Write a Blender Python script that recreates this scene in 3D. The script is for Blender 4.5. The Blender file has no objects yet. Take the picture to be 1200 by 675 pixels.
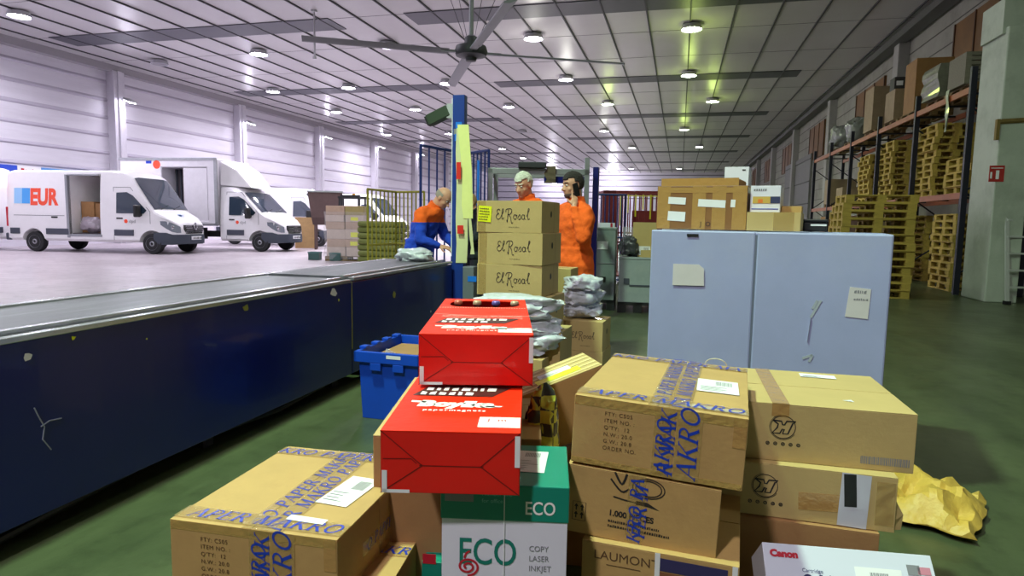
import bpy, bmesh, math, random
from mathutils import Vector, Matrix, noise as mnoise
random.seed(7)
SC = bpy.context.scene
COL = SC.collection
PI = math.pi
R = math.radians

# ------------------------------------------------------------------ camera
F_PX, CX, CY, EYE = 762.0, 600.0, 337.5, 1.3
dY = Vector((197.0, 75.5, -762.0)).normalized()
dX = Vector((3000.0, -127.5, 762.0)); dX = (dX - dX.dot(dY) * dY).normalized()
dZ = dX.cross(dY).normalized()
CAMROT = Matrix((dX, dY, dZ))
CAMPOS = Vector((0, 0, EYE))
cam_data = bpy.data.cameras.new('camera')
cam_data.sensor_fit = 'HORIZONTAL'; cam_data.sensor_width = 36.0
cam_data.lens = 36.0 * F_PX / 1200.0
cam_data.clip_start = 0.05; cam_data.clip_end = 400
cam = bpy.data.objects.new('camera', cam_data)
cam.matrix_world = Matrix.Translation(CAMPOS) @ CAMROT.to_4x4()
COL.objects.link(cam); SC.camera = cam

def ray(u, v):
    return CAMROT @ Vector((u - CX, -(v - CY), -F_PX))
def P(u, v, z=None, x=None, y=None, d=None):
    r = ray(u, v)
    if z is not None: t = (z - EYE) / r.z
    elif x is not None: t = x / r.x
    elif y is not None: t = y / r.y
    else: t = d / F_PX
    return CAMPOS + r * t
def proj(p):
    q = CAMROT.transposed() @ (Vector(p) - CAMPOS)
    return (CX + F_PX * q.x / -q.z, CY - F_PX * q.y / -q.z)
def hz(u, v, p):
    """height of the point above ground position p seen at image row v"""
    lo, hi = -1.0, 12.0
    for _ in range(40):
        m = (lo + hi) / 2
        if proj((p[0], p[1], m))[1] > v: lo = m
        else: hi = m
    return lo

# ------------------------------------------------------------------ materials
def lin(c):
    return c / 12.92 if c <= 0.04045 else ((c + 0.055) / 1.055) ** 2.4
def rgb(r, g, b): return (lin(r / 255), lin(g / 255), lin(b / 255), 1)
MATS = {}
def mat(name, col, rough=0.6, metal=0.0, var=0.0, scale=6.0, bump=0.0, bscale=60.0, spec=0.5, coat=0.0,
        alpha=1.0, emit=None, estr=0.0, stretch=None, trans=0.0, dirt=None, dscale=2.0, damt=0.5):
    if name in MATS: return MATS[name]
    m = bpy.data.materials.new(name); m.use_nodes = True
    nt = m.node_tree; b = nt.nodes['Principled BSDF']
    b.inputs['Base Color'].default_value = col
    b.inputs['Roughness'].default_value = rough
    b.inputs['Metallic'].default_value = metal
    b.inputs['Specular IOR Level'].default_value = spec
    b.inputs['Coat Weight'].default_value = coat
    b.inputs['Alpha'].default_value = alpha
    b.inputs['Transmission Weight'].default_value = trans
    tc = nt.nodes.new('ShaderNodeTexCoord')
    src = tc.outputs['Object']
    if stretch:
        mp = nt.nodes.new('ShaderNodeMapping'); mp.inputs['Scale'].default_value = stretch
        nt.links.new(src, mp.inputs['Vector']); src = mp.outputs['Vector']
    colour = None
    if var > 0:
        n = nt.nodes.new('ShaderNodeTexNoise'); n.inputs['Scale'].default_value = scale
        n.inputs['Detail'].default_value = 6; n.inputs['Roughness'].default_value = 0.65
        nt.links.new(src, n.inputs['Vector'])
        cr = nt.nodes.new('ShaderNodeValToRGB')
        c0 = [max(0, c * (1 - var)) for c in col[:3]] + [1]
        c1 = [min(1, c * (1 + var)) for c in col[:3]] + [1]
        cr.color_ramp.elements[0].position = 0.3; cr.color_ramp.elements[1].position = 0.7
        cr.color_ramp.elements[0].color = c0; cr.color_ramp.elements[1].color = c1
        nt.links.new(n.outputs['Fac'], cr.inputs['Fac'])
        colour = cr.outputs['Color']
    if dirt:
        n2 = nt.nodes.new('ShaderNodeTexNoise'); n2.inputs['Scale'].default_value = dscale
        n2.inputs['Detail'].default_value = 9; n2.inputs['Roughness'].default_value = 0.7
        nt.links.new(src, n2.inputs['Vector'])
        r2 = nt.nodes.new('ShaderNodeValToRGB')
        r2.color_ramp.elements[0].position = 0.5; r2.color_ramp.elements[1].position = 0.72
        r2.color_ramp.elements[0].color = (0, 0, 0, 1); r2.color_ramp.elements[1].color = (damt, damt, damt, 1)
        nt.links.new(n2.outputs['Fac'], r2.inputs['Fac'])
        mx = nt.nodes.new('ShaderNodeMix'); mx.data_type = 'RGBA'
        nt.links.new(r2.outputs['Color'], mx.inputs['Factor'])
        if colour: nt.links.new(colour, mx.inputs['A'])
        else: mx.inputs['A'].default_value = col
        mx.inputs['B'].default_value = dirt
        colour = mx.outputs['Result']
    if colour: nt.links.new(colour, b.inputs['Base Color'])
    if bump > 0:
        n3 = nt.nodes.new('ShaderNodeTexNoise'); n3.inputs['Scale'].default_value = bscale
        n3.inputs['Detail'].default_value = 4
        nt.links.new(src, n3.inputs['Vector'])
        bp = nt.nodes.new('ShaderNodeBump'); bp.inputs['Strength'].default_value = bump
        bp.inputs['Distance'].default_value = 0.02
        nt.links.new(n3.outputs['Fac'], bp.inputs['Height'])
        nt.links.new(bp.outputs['Normal'], b.inputs['Normal'])
    if emit:
        b.inputs['Emission Color'].default_value = emit
        b.inputs['Emission Strength'].default_value = estr
    MATS[name] = m
    return m

KRAFT = mat('kraft_board', rgb(184, 148, 92), 0.75, var=0.06, scale=5, bump=0.04, bscale=60, dirt=rgb(156, 120, 74), dscale=4, damt=0.35)
KRAFT2 = mat('pale_kraft_board', rgb(190, 164, 108), 0.75, var=0.05, scale=5, bump=0.04, bscale=60)
KRAFTD = mat('brown_kraft_board', rgb(160, 118, 76), 0.8, var=0.1, scale=5, bump=0.06, bscale=60)
TAPE = mat('clear_tape', rgb(200, 168, 104), 0.12, alpha=0.3, coat=1.0, bump=0.5, bscale=35)
BTAPE = mat('brown_tape', rgb(184, 142, 84), 0.22, alpha=0.9, coat=0.3, bump=0.2, bscale=30)
PAPER = mat('white_paper', rgb(232, 232, 236), 0.55, var=0.03)
BLUEINK = mat('blue_ink', rgb(22, 58, 180), 0.35)
BLACKINK = mat('black_ink', rgb(40, 34, 34), 0.6)
BROWNINK = mat('brown_ink', rgb(92, 64, 40), 0.7)
GREYINK = mat('grey_ink', rgb(130, 130, 138), 0.6)
REDINK = mat('red_ink', rgb(190, 22, 50), 0.5)
WHITEINK = mat('white_ink', rgb(246, 240, 240), 0.5)
RED = mat('red_board', rgb(224, 12, 12), 0.38, var=0.05, scale=4, coat=0.25, bump=0.06, bscale=40)
REDTOP = mat('red_top_board', rgb(236, 44, 12), 0.5, var=0.05, scale=4, spec=0.2, coat=0.0, bump=0.1, bscale=30)  # top panels take a lighter, more orange red than the sides
REDDARK = mat('red_crease', rgb(120, 8, 10), 0.5)
WHITEB = mat('white_board', rgb(226, 222, 238), 0.45, var=0.02, scale=4)
TEAL = mat('teal_board', rgb(10, 132, 112), 0.4, var=0.04)
TEALINK = mat('teal_ink', rgb(14, 120, 106), 0.5)
YLABEL = mat('fluorescent_label', rgb(236, 240, 30), 0.5, emit=None)
BLUEPAINT = mat('blue_paint', rgb(8, 18, 104), 0.3, var=0.15, scale=1.5, dirt=rgb(18, 28, 96), dscale=3, damt=0.35, coat=0.2)
STEEL = mat('galvanised_steel', rgb(170, 172, 176), 0.38, metal=0.75, var=0.1, scale=8)
DSTEEL = mat('dark_steel', rgb(62, 62, 66), 0.5, metal=0.6, var=0.1)
BLACK = mat('black_plastic', rgb(24, 24, 27), 0.5, var=0.1)
BELT = mat('belt_rubber', rgb(84, 80, 92), 0.42, var=0.22, scale=2.5, bump=0.1, bscale=80, stretch=(3, .6, 1), dirt=rgb(150, 146, 156), dscale=1.6, damt=0.5)
CRATEB = mat('blue_crate_plastic', rgb(18, 74, 196), 0.4, var=0.06)
WHITECAR = mat('white_car_paint', rgb(238, 236, 240), 0.3, coat=0.5, var=0.02)
GREYTRIM = mat('grey_plastic_trim', rgb(70, 74, 88), 0.55)
GLASS = mat('dark_window_glass', rgb(44, 58, 74), 0.06, spec=0.8, coat=1.0)
RUBBER = mat('tyre_rubber', rgb(34, 34, 38), 0.8, bump=0.1)
RIM = mat('wheel_steel', rgb(150, 150, 158), 0.4, metal=0.5)
LAMPG = mat('headlight_glass', rgb(150, 156, 170), 0.08, coat=1.0, metal=0.35)
CHROME = mat('chrome', rgb(215, 215, 222), 0.15, metal=1.0)
ORANGEINK = mat('orange_red_ink', rgb(244, 80, 50), 0.4)
LBLUE = mat('light_blue_ink', rgb(70, 160, 236), 0.4)
LLBLUE = mat('pale_blue_ink', rgb(150, 200, 244), 0.4)
GREYBOX = mat('grey_sleeve_plastic', rgb(160, 166, 208), 0.45, var=0.06, scale=2.5, bump=0.03, bscale=120, dirt=rgb(174, 180, 206), dscale=2.2, damt=0.4)
PALLETY = mat('pallet_wood', rgb(176, 150, 66), 0.75, var=0.22, scale=4, stretch=(1, 5, 5), bump=0.25, bscale=30)
PALLETB = mat('weathered_pallet_wood', rgb(120, 98, 58), 0.8, var=0.25, scale=4, stretch=(1, 5, 5), bump=0.25, bscale=30)
FILM = mat('stretch_film', rgb(226, 226, 232), 0.12, alpha=0.2, coat=1.0, bump=1.0, bscale=9)
POLY = mat('grey_polybag', rgb(196, 200, 210), 0.3, coat=0.4, var=0.08, bump=0.7, bscale=16)
ORANGEP = mat('orange_rack_paint', rgb(152, 82, 36), 0.5, var=0.12)
DBLUEP = mat('dark_blue_rack_paint', rgb(24, 26, 42), 0.5, var=0.12)
CONC = mat('painted_concrete', rgb(176, 184, 170), 0.65, var=0.07, scale=2, bump=0.2, bscale=20, dirt=rgb(120, 126, 112), dscale=1.4, damt=0.4)
YCAGE = mat('yellow_cage_paint', rgb(150, 140, 40), 0.45, var=0.1)
BCAGE = mat('blue_cage_paint', rgb(24, 46, 110), 0.4, var=0.1)
MAROON = mat('maroon_paint', rgb(118, 26, 30), 0.5, var=0.15)
KRAFTBAG = mat('kraft_bag_paper', rgb(204, 168, 74), 0.5, var=0.1, bump=0.8, bscale=10)
SKIN = mat('skin', rgb(206, 150, 124), 0.5, var=0.05)
ORANGEF = mat('orange_fleece', rgb(240, 98, 22), 0.9, var=0.08, scale=10, bump=0.35, bscale=40)
BLUEF = mat('blue_fleece', rgb(24, 66, 190), 0.9, var=0.08, scale=10, bump=0.35, bscale=40)
DENIM = mat('denim', rgb(76, 96, 130), 0.9, var=0.12, scale=12)
NAVY = mat('navy_cloth', rgb(22, 38, 110), 0.9, var=0.1)
WHITEHAIR = mat('white_hair', rgb(214, 212, 200), 0.8, var=0.2, scale=30, bump=0.8, bscale=90)
DARKHAIR = mat('dark_hair', rgb(38, 30, 28), 0.7, var=0.2, scale=30, bump=0.8, bscale=90)
DARKCLOTH = mat('dark_cloth', rgb(40, 42, 52), 0.9, var=0.1)
YPAPER = mat('yellow_paper', rgb(216, 216, 164), 0.6, var=0.05)
PWOOD = mat('plywood', rgb(196, 160, 110), 0.7, var=0.1)
ORBOARD = mat('orange_board', rgb(116, 78, 38), 0.6, var=0.25, scale=.8)

# ------------------------------------------------------------------ mesh builder
class MB:
    def __init__(s): s.v = []; s.f = []; s.m = Matrix.Identity(4)
    def at(s, loc=(0, 0, 0), rz=0, rx=0, ry=0):
        s.m = Matrix.Translation(loc) @ Matrix.Rotation(rz, 4, 'Z') @ Matrix.Rotation(ry, 4, 'Y') @ Matrix.Rotation(rx, 4, 'X'); return s
    def add(s, vs, fs):
        o = len(s.v); s.v += [s.m @ Vector(v) for v in vs]; s.f += [tuple(i + o for i in f) for f in fs]; return s
    def box(s, x0, x1, y0, y1, z0, z1):
        return s.add([(x0, y0, z0), (x1, y0, z0), (x1, y1, z0), (x0, y1, z0), (x0, y0, z1), (x1, y0, z1), (x1, y1, z1), (x0, y1, z1)],
                     [(0, 3, 2, 1), (4, 5, 6, 7), (0, 1, 5, 4), (1, 2, 6, 5), (2, 3, 7, 6), (3, 0, 4, 7)])
    def cyl(s, a, b, r, r2=None, n=12, cap=True):
        a, b = Vector(a), Vector(b); r2 = r if r2 is None else r2
        d = (b - a).normalized(); u = d.orthogonal().normalized(); w = d.cross(u)
        vs = [a + (u * math.cos(2 * PI * i / n) + w * math.sin(2 * PI * i / n)) * r for i in range(n)]
        vs += [b + (u * math.cos(2 * PI * i / n) + w * math.sin(2 * PI * i / n)) * r2 for i in range(n)]
        fs = [(i, (i + 1) % n, n + (i + 1) % n, n + i) for i in range(n)]
        if cap: fs += [tuple(range(n))[::-1], tuple(range(n, 2 * n))]
        return s.add(vs, fs)
    def bar(s, a, b, w, h=None):
        h = h or w; a, b = Vector(a), Vector(b); d = (b - a).normalized()
        up = Vector((0, 0, 1)) if abs(d.z) < 0.95 else Vector((0, 1, 0))
        u = d.cross(up).normalized() * w / 2; t = u.cross(d).normalized() * h / 2
        vs = [p + k for p in (a, b) for k in (-u - t, u - t, u + t, -u + t)]
        return s.add(vs, [(0, 3, 2, 1), (4, 5, 6, 7), (0, 1, 5, 4), (1, 2, 6, 5), (2, 3, 7, 6), (3, 0, 4, 7)])
    def tube(s, pts, r, n=8):
        for a, b in zip(pts[:-1], pts[1:]):
            if (Vector(b) - Vector(a)).length > 1e-5: s.cyl(a, b, r, n=n)
        return s
    def prism(s, poly, y0, y1):
        """polygon in x,z extruded along y"""
        n = len(poly)
        vs = [(x, y0, z) for x, z in poly] + [(x, y1, z) for x, z in poly]
        fs = [tuple(range(n)), tuple(range(n, 2 * n))[::-1]] + [(i, n + i, n + (i + 1) % n, (i + 1) % n) for i in range(n)]
        return s.add(vs, fs)
    def poly(s, pts, t=None):
        """flat polygon (x,y) in local z=0, thickness t upward"""
        n = len(pts)
        if not t: return s.add([(x, y, 0) for x, y in pts], [tuple(range(n))])
        vs = [(x, y, 0) for x, y in pts] + [(x, y, t) for x, y in pts]
        return s.add(vs, [tuple(range(n))[::-1], tuple(range(n, 2 * n))] + [(i, (i + 1) % n, n + (i + 1) % n, n + i) for i in range(n)])
    def ell(s, c, rx, ry, rz, n=16, k=10, M=None):
        vs = []; M = M or Matrix.Identity(3)
        for j in range(1, k):
            a = PI * j / k
            for i in range(n):
                b = 2 * PI * i / n
                vs.append(Vector(c) + M @ Vector((rx * math.sin(a) * math.cos(b), ry * math.sin(a) * math.sin(b), rz * math.cos(a))))
        vs.append(Vector(c) + M @ Vector((0, 0, rz))); vs.append(Vector(c) + M @ Vector((0, 0, -rz)))
        T, B = len(vs) - 2, len(vs) - 1
        fs = [(j * n + i, (j + 1) * n + i, (j + 1) * n + (i + 1) % n, j * n + (i + 1) % n) for j in range(k - 2) for i in range(n)]
        fs += [(T, i, (i + 1) % n) for i in range(n)] + [(B, (k - 2) * n + (i + 1) % n, (k - 2) * n + i) for i in range(n)]
        return s.add(vs, fs)
    def cone2(s, a, b, ra, rb):
        s.cyl(a, b, ra, rb, n=14); s.ell(a, ra, ra, ra, 12, 8); s.ell(b, rb, rb, rb, 12, 8); return s
    def lathe(s, prof, n=24, axis='z'):
        vs = []
        for r, z in prof:
            for i in range(n):
                a = 2 * PI * i / n; x, y = r * math.cos(a), r * math.sin(a)
                vs.append((x, y, z) if axis == 'z' else (x, z, y))
        fs = [(j * n + i, j * n + (i + 1) % n, (j + 1) * n + (i + 1) % n, (j + 1) * n + i) for j in range(len(prof) - 1) for i in range(n)]
        fs += [tuple(range(n))[::-1], tuple((len(prof) - 1) * n + i for i in range(n))]
        return s.add(vs, fs)
    def loft(s, loops):
        n = len(loops[0]); vs = [p for l in loops for p in l]
        fs = [(j * n + i, j * n + (i + 1) % n, (j + 1) * n + (i + 1) % n, (j + 1) * n + i) for j in range(len(loops) - 1) for i in range(n)]
        fs += [tuple(range(n))[::-1], tuple((len(loops) - 1) * n + i for i in range(n))]
        return s.add(vs, fs)
    def merge(s, o, M=None):
        M = M or Matrix.Identity(4)
        return s.add([M @ v for v in o.v], o.f)
    def mesh(s, name):
        me = bpy.data.meshes.new(name); me.from_pydata([tuple(v) for v in s.v], [], s.f); me.update(); return me

def fixn(me):
    bm = bmesh.new(); bm.from_mesh(me); bmesh.ops.recalc_face_normals(bm, faces=bm.faces); bm.to_mesh(me); bm.free()
def ob(name, mb, m, parent=None, bevel=0.0, smooth=False, seg=2, norm=True, loc=None, rot=None):
    me = mb.mesh(name) if isinstance(mb, MB) else mb
    if norm: fixn(me)
    if m: me.materials.append(m)
    o = bpy.data.objects.new(name, me); COL.objects.link(o)
    if parent: o.parent = parent
    if loc is not None: o.location = loc
    if rot is not None: o.rotation_euler = rot
    if smooth:
        me.polygons.foreach_set('use_smooth', [True] * len(me.polygons))
        try: me.set_sharp_from_angle(angle=R(smooth if smooth is not True else 45))
        except Exception: pass
    if bevel:
        b = o.modifiers.new('bevel', 'BEVEL'); b.width = bevel; b.segments = seg; b.limit_method = 'ANGLE'; b.angle_limit = R(40)
    return o
def tag(o, label, cat, group=None):
    o['label'] = label; o['category'] = cat
    if group: o['group'] = group
    return o
def struct(o): o['kind'] = 'structure'; return o
def thing(name, label, cat, loc=(0, 0, 0), rz=0, group=None, rot=None):
    o = bpy.data.objects.new(name, None); COL.objects.link(o); o.empty_display_size = 0.1
    o.location = loc; o.rotation_euler = rot if rot else (0, 0, rz)
    return tag(o, label, cat, group)
def copy_tree(o, parent=None):
    c = o.copy(); COL.objects.link(c)
    if parent: c.parent = parent; c.matrix_parent_inverse = o.matrix_parent_inverse.copy()
    for ch in [k for k in bpy.data.objects if k.parent == o]: copy_tree(ch, c)
    return c
def dup(o, loc, rz, label, group=None):
    c = copy_tree(o); c.location = loc; c.rotation_euler = (0, 0, rz); c['label'] = label
    if group: c['group'] = group
    return c
def bake(o, keep_mats=True):
    """apply the modifiers of o"""
    dg = bpy.context.evaluated_depsgraph_get(); dg.update()
    me = bpy.data.meshes.new_from_object(o.evaluated_get(dg)); o.modifiers.clear(); o.data = me; return o
def boolean(o, cutters):
    for c in cutters:
        co = ob('cutter', c, None)
        m = o.modifiers.new('b', 'BOOLEAN'); m.operation = 'DIFFERENCE'; m.solver = 'EXACT'; m.object = co
        bake(o); bpy.data.objects.remove(co)
    return o
ORD = ['topmost', 'second', 'third', 'fourth', 'fifth', 'sixth', 'seventh', 'eighth', 'ninth', 'tenth', 'eleventh', 'twelfth', 'thirteenth', 'fourteenth', 'fifteenth', 'sixteenth', 'seventeenth', 'eighteenth', 'nineteenth', 'twentieth']

# ------------------------------------------------------------------ lettering
def text_mb(txt, size, bold=0.0, shear=0.0, align='LEFT', sx=1.0, space=1.0):
    c = bpy.data.curves.new('t', 'FONT'); c.body = txt; c.size = size; c.align_x = align; c.shear = shear
    c.offset = bold; c.space_character = space; c.resolution_u = 4
    o = bpy.data.objects.new('t', c); COL.objects.link(o)
    dg = bpy.context.evaluated_depsgraph_get(); dg.update()
    me = bpy.data.meshes.new_from_object(o.evaluated_get(dg))
    mb = MB(); mb.add([(v.co.x * sx, v.co.y, 0) for v in me.vertices], [tuple(p.vertices) for p in me.polygons])
    bpy.data.objects.remove(o); bpy.data.curves.remove(c); bpy.data.meshes.remove(me)
    return mb
def scribble(w, h, rows=1, seed=0, gap=.5):
    """print too small to read: rows of short dark dashes"""
    q = MB(); rnd = random.Random(seed)
    for i in range(rows):
        x = 0; y = -i * h * (1 + gap)
        while x < w * rnd.uniform(.75, 1):
            a = rnd.uniform(.25, .7) * h
            q.add([(x, y, 0), (x + a, y, 0), (x + a * 1.1, y + h * rnd.uniform(.6, 1), 0), (x + a * .1, y + h * rnd.uniform(.6, 1), 0)], [(0, 1, 2, 3)]); x += a + h * .25
    return q
def stroke(mb, pts, w, smooth=4):
    """flat ribbon through 2-D points"""
    pts = [Vector((p[0], p[1], 0)) for p in pts]
    if smooth and len(pts) > 2:
        q = []
        for i in range(len(pts) - 1):
            p0 = pts[max(i - 1, 0)]; p1 = pts[i]; p2 = pts[i + 1]; p3 = pts[min(i + 2, len(pts) - 1)]
            for k in range(smooth):
                t = k / smooth
                q.append(0.5 * ((2 * p1) + (-p0 + p2) * t + (2 * p0 - 5 * p1 + 4 * p2 - p3) * t * t + (-p0 + 3 * p1 - 3 * p2 + p3) * t ** 3))
        q.append(pts[-1]); pts = q
    L = []
    for i, p in enumerate(pts):
        d = (pts[min(i + 1, len(pts) - 1)] - pts[max(i - 1, 0)]); d = d.normalized() if d.length > 1e-9 else Vector((1, 0, 0))
        n = Vector((-d.y, d.x, 0)) * w / 2
        L += [p + n, p - n]
    mb.add(L, [(2 * i, 2 * i + 1, 2 * i + 3, 2 * i + 2) for i in range(len(pts) - 1)])
    return mb
def arc(cx, cy, rx, ry, a0, a1, n=12):
    return [(cx + rx * math.cos(R(a0 + (a1 - a0) * i / n)), cy + ry * math.sin(R(a0 + (a1 - a0) * i / n))) for i in range(n + 1)]
SERIF = {
 'M': (1.05, [((.14, 0), (.17, 1), .06), ((.17, 1), (.52, .04), .15), ((.52, .02), (.86, 1), .06), ((.86, 1), (.9, 0), .16), ((.02, .02), (.26, .02), .05), ((.76, .02), (1.03, .02), .05), ((.04, .98), (.22, .98), .05), ((.82, .98), (1.0, .98), .05)]),
 'A': (.88, [((.08, 0), (.44, 1), .06), ((.43, 1), (.8, 0), .16), ((.2, .34), (.66, .34), .05), ((0, .02), (.2, .02), .05), ((.68, .02), (.94, .02), .05)]),
 'K': (.9, [((.18, 0), (.18, 1), .15), ((.22, .4), (.74, .98), .06), ((.36, .55), (.82, 0), .15), ((.04, .02), (.34, .02), .05), ((.04, .98), (.34, .98), .05), ((.62, .98), (.86, .98), .05), ((.7, .02), (.95, .02), .05)]),
 'R': (.86, [((.18, 0), (.18, 1), .15), ('arc', .34, .74, .3, .235, 100, -100, .1), ((.18, .97), (.36, .97), .06), ((.18, .5), (.38, .5), .06), ((.42, .5), (.8, 0), .15), ((.04, .02), (.34, .02), .05), ((.04, .98), (.2, .98), .05), ((.7, .02), (.9, .02), .05)]),
 'O': (.98, [('arc', .48, .5, .38, .46, 0, 360, .12)]),
 'P': (.74, [((.18, 0), (.18, 1), .15), ('arc', .34, .72, .3, .25, 100, -100, .11), ((.18, .97), (.36, .97), .06), ((.18, .46), (.38, .46), .06), ((.04, .02), (.36, .02), .05), ((.04, .98), (.2, .98), .05)]),
 'E': (.76, [((.18, 0), (.18, 1), .15), ((.04, .975), (.66, .975), .06), ((.18, .52), (.54, .52), .06), ((.04, .025), (.7, .025), .06), ((.66, .98), (.66, .8), .05), ((.7, .02), (.7, .22), .05), ((.54, .42), (.54, .62), .05)]),
 ' ': (.45, []),
}
def serif_mb(txt, h, shear=0.25, sx=1.0):
    mb = MB(); x = 0
    for ch in txt:
        w, segs = SERIF[ch]; g = MB()
        for s_ in segs:
            if s_[0] == 'arc': stroke(g, arc(*s_[1:7], n=18), s_[7], 0)
            else: stroke(g, [s_[0], s_[1]], s_[2], 0)
        mb.add([((x + v.x + shear * v.y) * h * sx, v.y * h, 0) for v in g.v], g.f)
        x += w + .06
    return mb
MAKRO_W = sum(SERIF[c][0] + .06 for c in 'MAKRO PAPER ')

# faces of a carton in its own frame: x width, y depth (away from viewer), z up, origin bottom centre
def face_M(face, w, d, h, u, v, rot=0.0, off=0.0012):
    if face == 'front': M = Matrix(((1, 0, 0, u), (0, 0, -1, -d / 2 - off), (0, 1, 0, v), (0, 0, 0, 1)))
    elif face == 'top': M = Matrix(((1, 0, 0, u), (0, 1, 0, v), (0, 0, 1, h + off), (0, 0, 0, 1)))
    elif face == 'right': M = Matrix(((0, 0, 1, w / 2 + off), (1, 0, 0, u), (0, 1, 0, v), (0, 0, 0, 1)))
    elif face == 'left': M = Matrix(((0, 0, -1, -w / 2 - off), (-1, 0, 0, -u), (0, 1, 0, v), (0, 0, 0, 1)))
    return M @ Matrix.Rotation(rot, 4, 'Z')
class Carton:
    def __init__(s, name, label, w, d, h, loc, rz=0, m=KRAFT, group=None, rot=None, seam='x', cat='box', topm=None, bev=0.004, parent=None, puff=0.0, flapgap=0.004):
        puff = 0.0
        s.w, s.d, s.h = w, d, h; s.topm = topm
        s.root = thing(name, label, cat, loc, rz, group, rot)
        b = MB(); t = 0.003
        n = 6
        # body with slightly bulging side walls
        zs = [0, .25, .5, .75, 1]
        loops = []
        for q in zs:
            k = puff * math.sin(PI * q); z = q * (h - t); lp = []
            for i in range(n): lp.append((-w/2 + w*i/n, -d/2 - k*math.sin(PI*i/n), z))
            for i in range(n): lp.append((w/2 + k*math.sin(PI*i/n), -d/2 + d*i/n, z))
            for i in range(n): lp.append((w/2 - w*i/n, d/2 + k*math.sin(PI*i/n), z))
            for i in range(n): lp.append((-w/2 - k*math.sin(PI*i/n), d/2 - d*i/n, z))
            loops.append(lp)
        b.loft(loops)
        g = flapgap / 2
        if not topm: s._flaps(b, seam, g, t)
        s.body = ob('carton_body', b, m, s.root, bevel=bev)
        if topm:
            f = MB(); s._flaps(f, seam, g, t); ob('carton_top', f, topm, s.root, bevel=0.001)
    def _flaps(s, b, seam, g, t):
        w, d, h = s.w, s.d, s.h
        if seam == 'x':      # seam runs along x
            b.box(-w/2, w/2, -d/2, -g, h-t, h); b.box(-w/2, w/2, g, d/2, h-t, h)
        elif seam == 'y':
            b.box(-w/2, -g, -d/2, d/2, h-t, h); b.box(g, w/2, -d/2, d/2, h-t, h)
        else: b.box(-w/2, w/2, -d/2, d/2, h-t, h)
    def decal(s, name, face, mb, m, u=0, v=0, rot=0, off=0.0014, parent=None):
        M = face_M(face, s.w, s.d, s.h, u, v, rot, off)
        q = MB(); q.add([M @ p for p in mb.v], mb.f)
        return ob(name, q, m, parent or s.root, norm=False)
    def rect(s, name, face, m, u, v, a, b, rot=0, off=0.0012, t=0.0004, parent=None):
        q = MB(); q.poly([(-a/2, -b/2), (a/2, -b/2), (a/2, b/2), (-a/2, b/2)], t)
        return s.decal(name, face, q, m, u, v, rot, off, parent)
    def text(s, face, txt, size, u, v, m=BLACKINK, rot=0, parent=None, off=0.0014, name='printed_text', **k):
        q = MB()
        if isinstance(txt, str): txt = [txt]
        for i, l in enumerate(txt): q.merge(text_mb(l, size, **k), Matrix.Translation((0, -i * size * 1.25, 0)))
        return s.decal(name, face, q, m, u, v, rot, off, parent)
    def label_(s, face, u, v, a, b, rot=0, lines=4, barcode=True):
        """shipping label with printed lines"""
        o = s.rect('shipping_label', face, PAPER, u, v, a, b, rot, off=0.0022)
        q = MB(); rnd = random.Random(int(abs(u) * 1000 + a * 777))
        for i in range(lines):
            y = -b * .38 + i * b * .09; q.add([(-a*.42, y, 0), (-a*.42 + a*rnd.uniform(.3, .7), y, 0), (-a*.42 + a*rnd.uniform(.3, .7), y + b*.03, 0), (-a*.42, y + b*.03, 0)], [(0, 1, 2, 3)])
        if barcode:
            x = -a * .05
            while x < a * .36:
                w_ = rnd.uniform(.006, .02) * a
                q.add([(x, b*.05, 0), (x + w_, b*.05, 0), (x + w_, b*.36, 0), (x, b*.36, 0)], [(0, 1, 2, 3)]); x += w_ * 2
        s.decal('label_print', face, q, GREYINK, u, v, rot, 0.003, parent=o)
        return o
    def tape(s, face, u, v, a, b, rot=0, m=None, off=0.0010):
        return s.rect('packing_tape', face, m or TAPE, u, v, a, b, rot, off=off, t=0.0002)
    def makro(s, face, u, v, length, h=0.03, rot=0, start=0.0, band=True, off=0.0016, par=None, sy=1.0):
        """run of printed tape, centred on (u, v), repeated words clipped to its length"""
        o = par or (s.rect('printed_tape', face, TAPE, u, v, length, h * 1.35, rot, off=off - .0004, t=0.0002) if band else None)
        W = MAKRO_W * h * 1.02
        q = MB(); x = -length / 2 - start * W
        while x < length / 2:
            for ci, ch in enumerate('MAKRO PAPER '):
                wc = (SERIF[ch][0] + .06) * h * 1.02
                if x >= -length / 2 - .001 and x + wc <= length / 2 + h * .35 and ch != ' ':
                    q.merge(serif_mb(ch, h, .25, 1.02), Matrix.Translation((x, -h / 2, 0)))
                x += wc
        if q.v: s.decal('tape_lettering', face, q, BLUEINK, u, v, rot, off + .0003, parent=o or s.root)
        return o

def fit(zt, FL, FR, B, side='R', w=None, d=None):
    """rectangle on plane zt from image corners -> centre, rz, w, d"""
    a, b = P(*FL, z=zt), P(*FR, z=zt)
    e = (b - a); e.z = 0; W = w or e.length; e.normalize()
    n = Vector((-e.y, e.x, 0))
    if d is None:
        c = P(*B, z=zt); d = (c - (b if side == 'R' else a)).dot(n)
    ctr = a + e * W / 2 + n * d / 2 if side != 'R' or w is None else b - e * W / 2 + n * d / 2
    return (ctr.x, ctr.y), math.atan2(e.y, e.x), W, d
# =================================================================== THE SETTING
WX, EX, YN, YF, CH = -25.0, 7.35, -9.0, 88.0, 7.9

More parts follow.
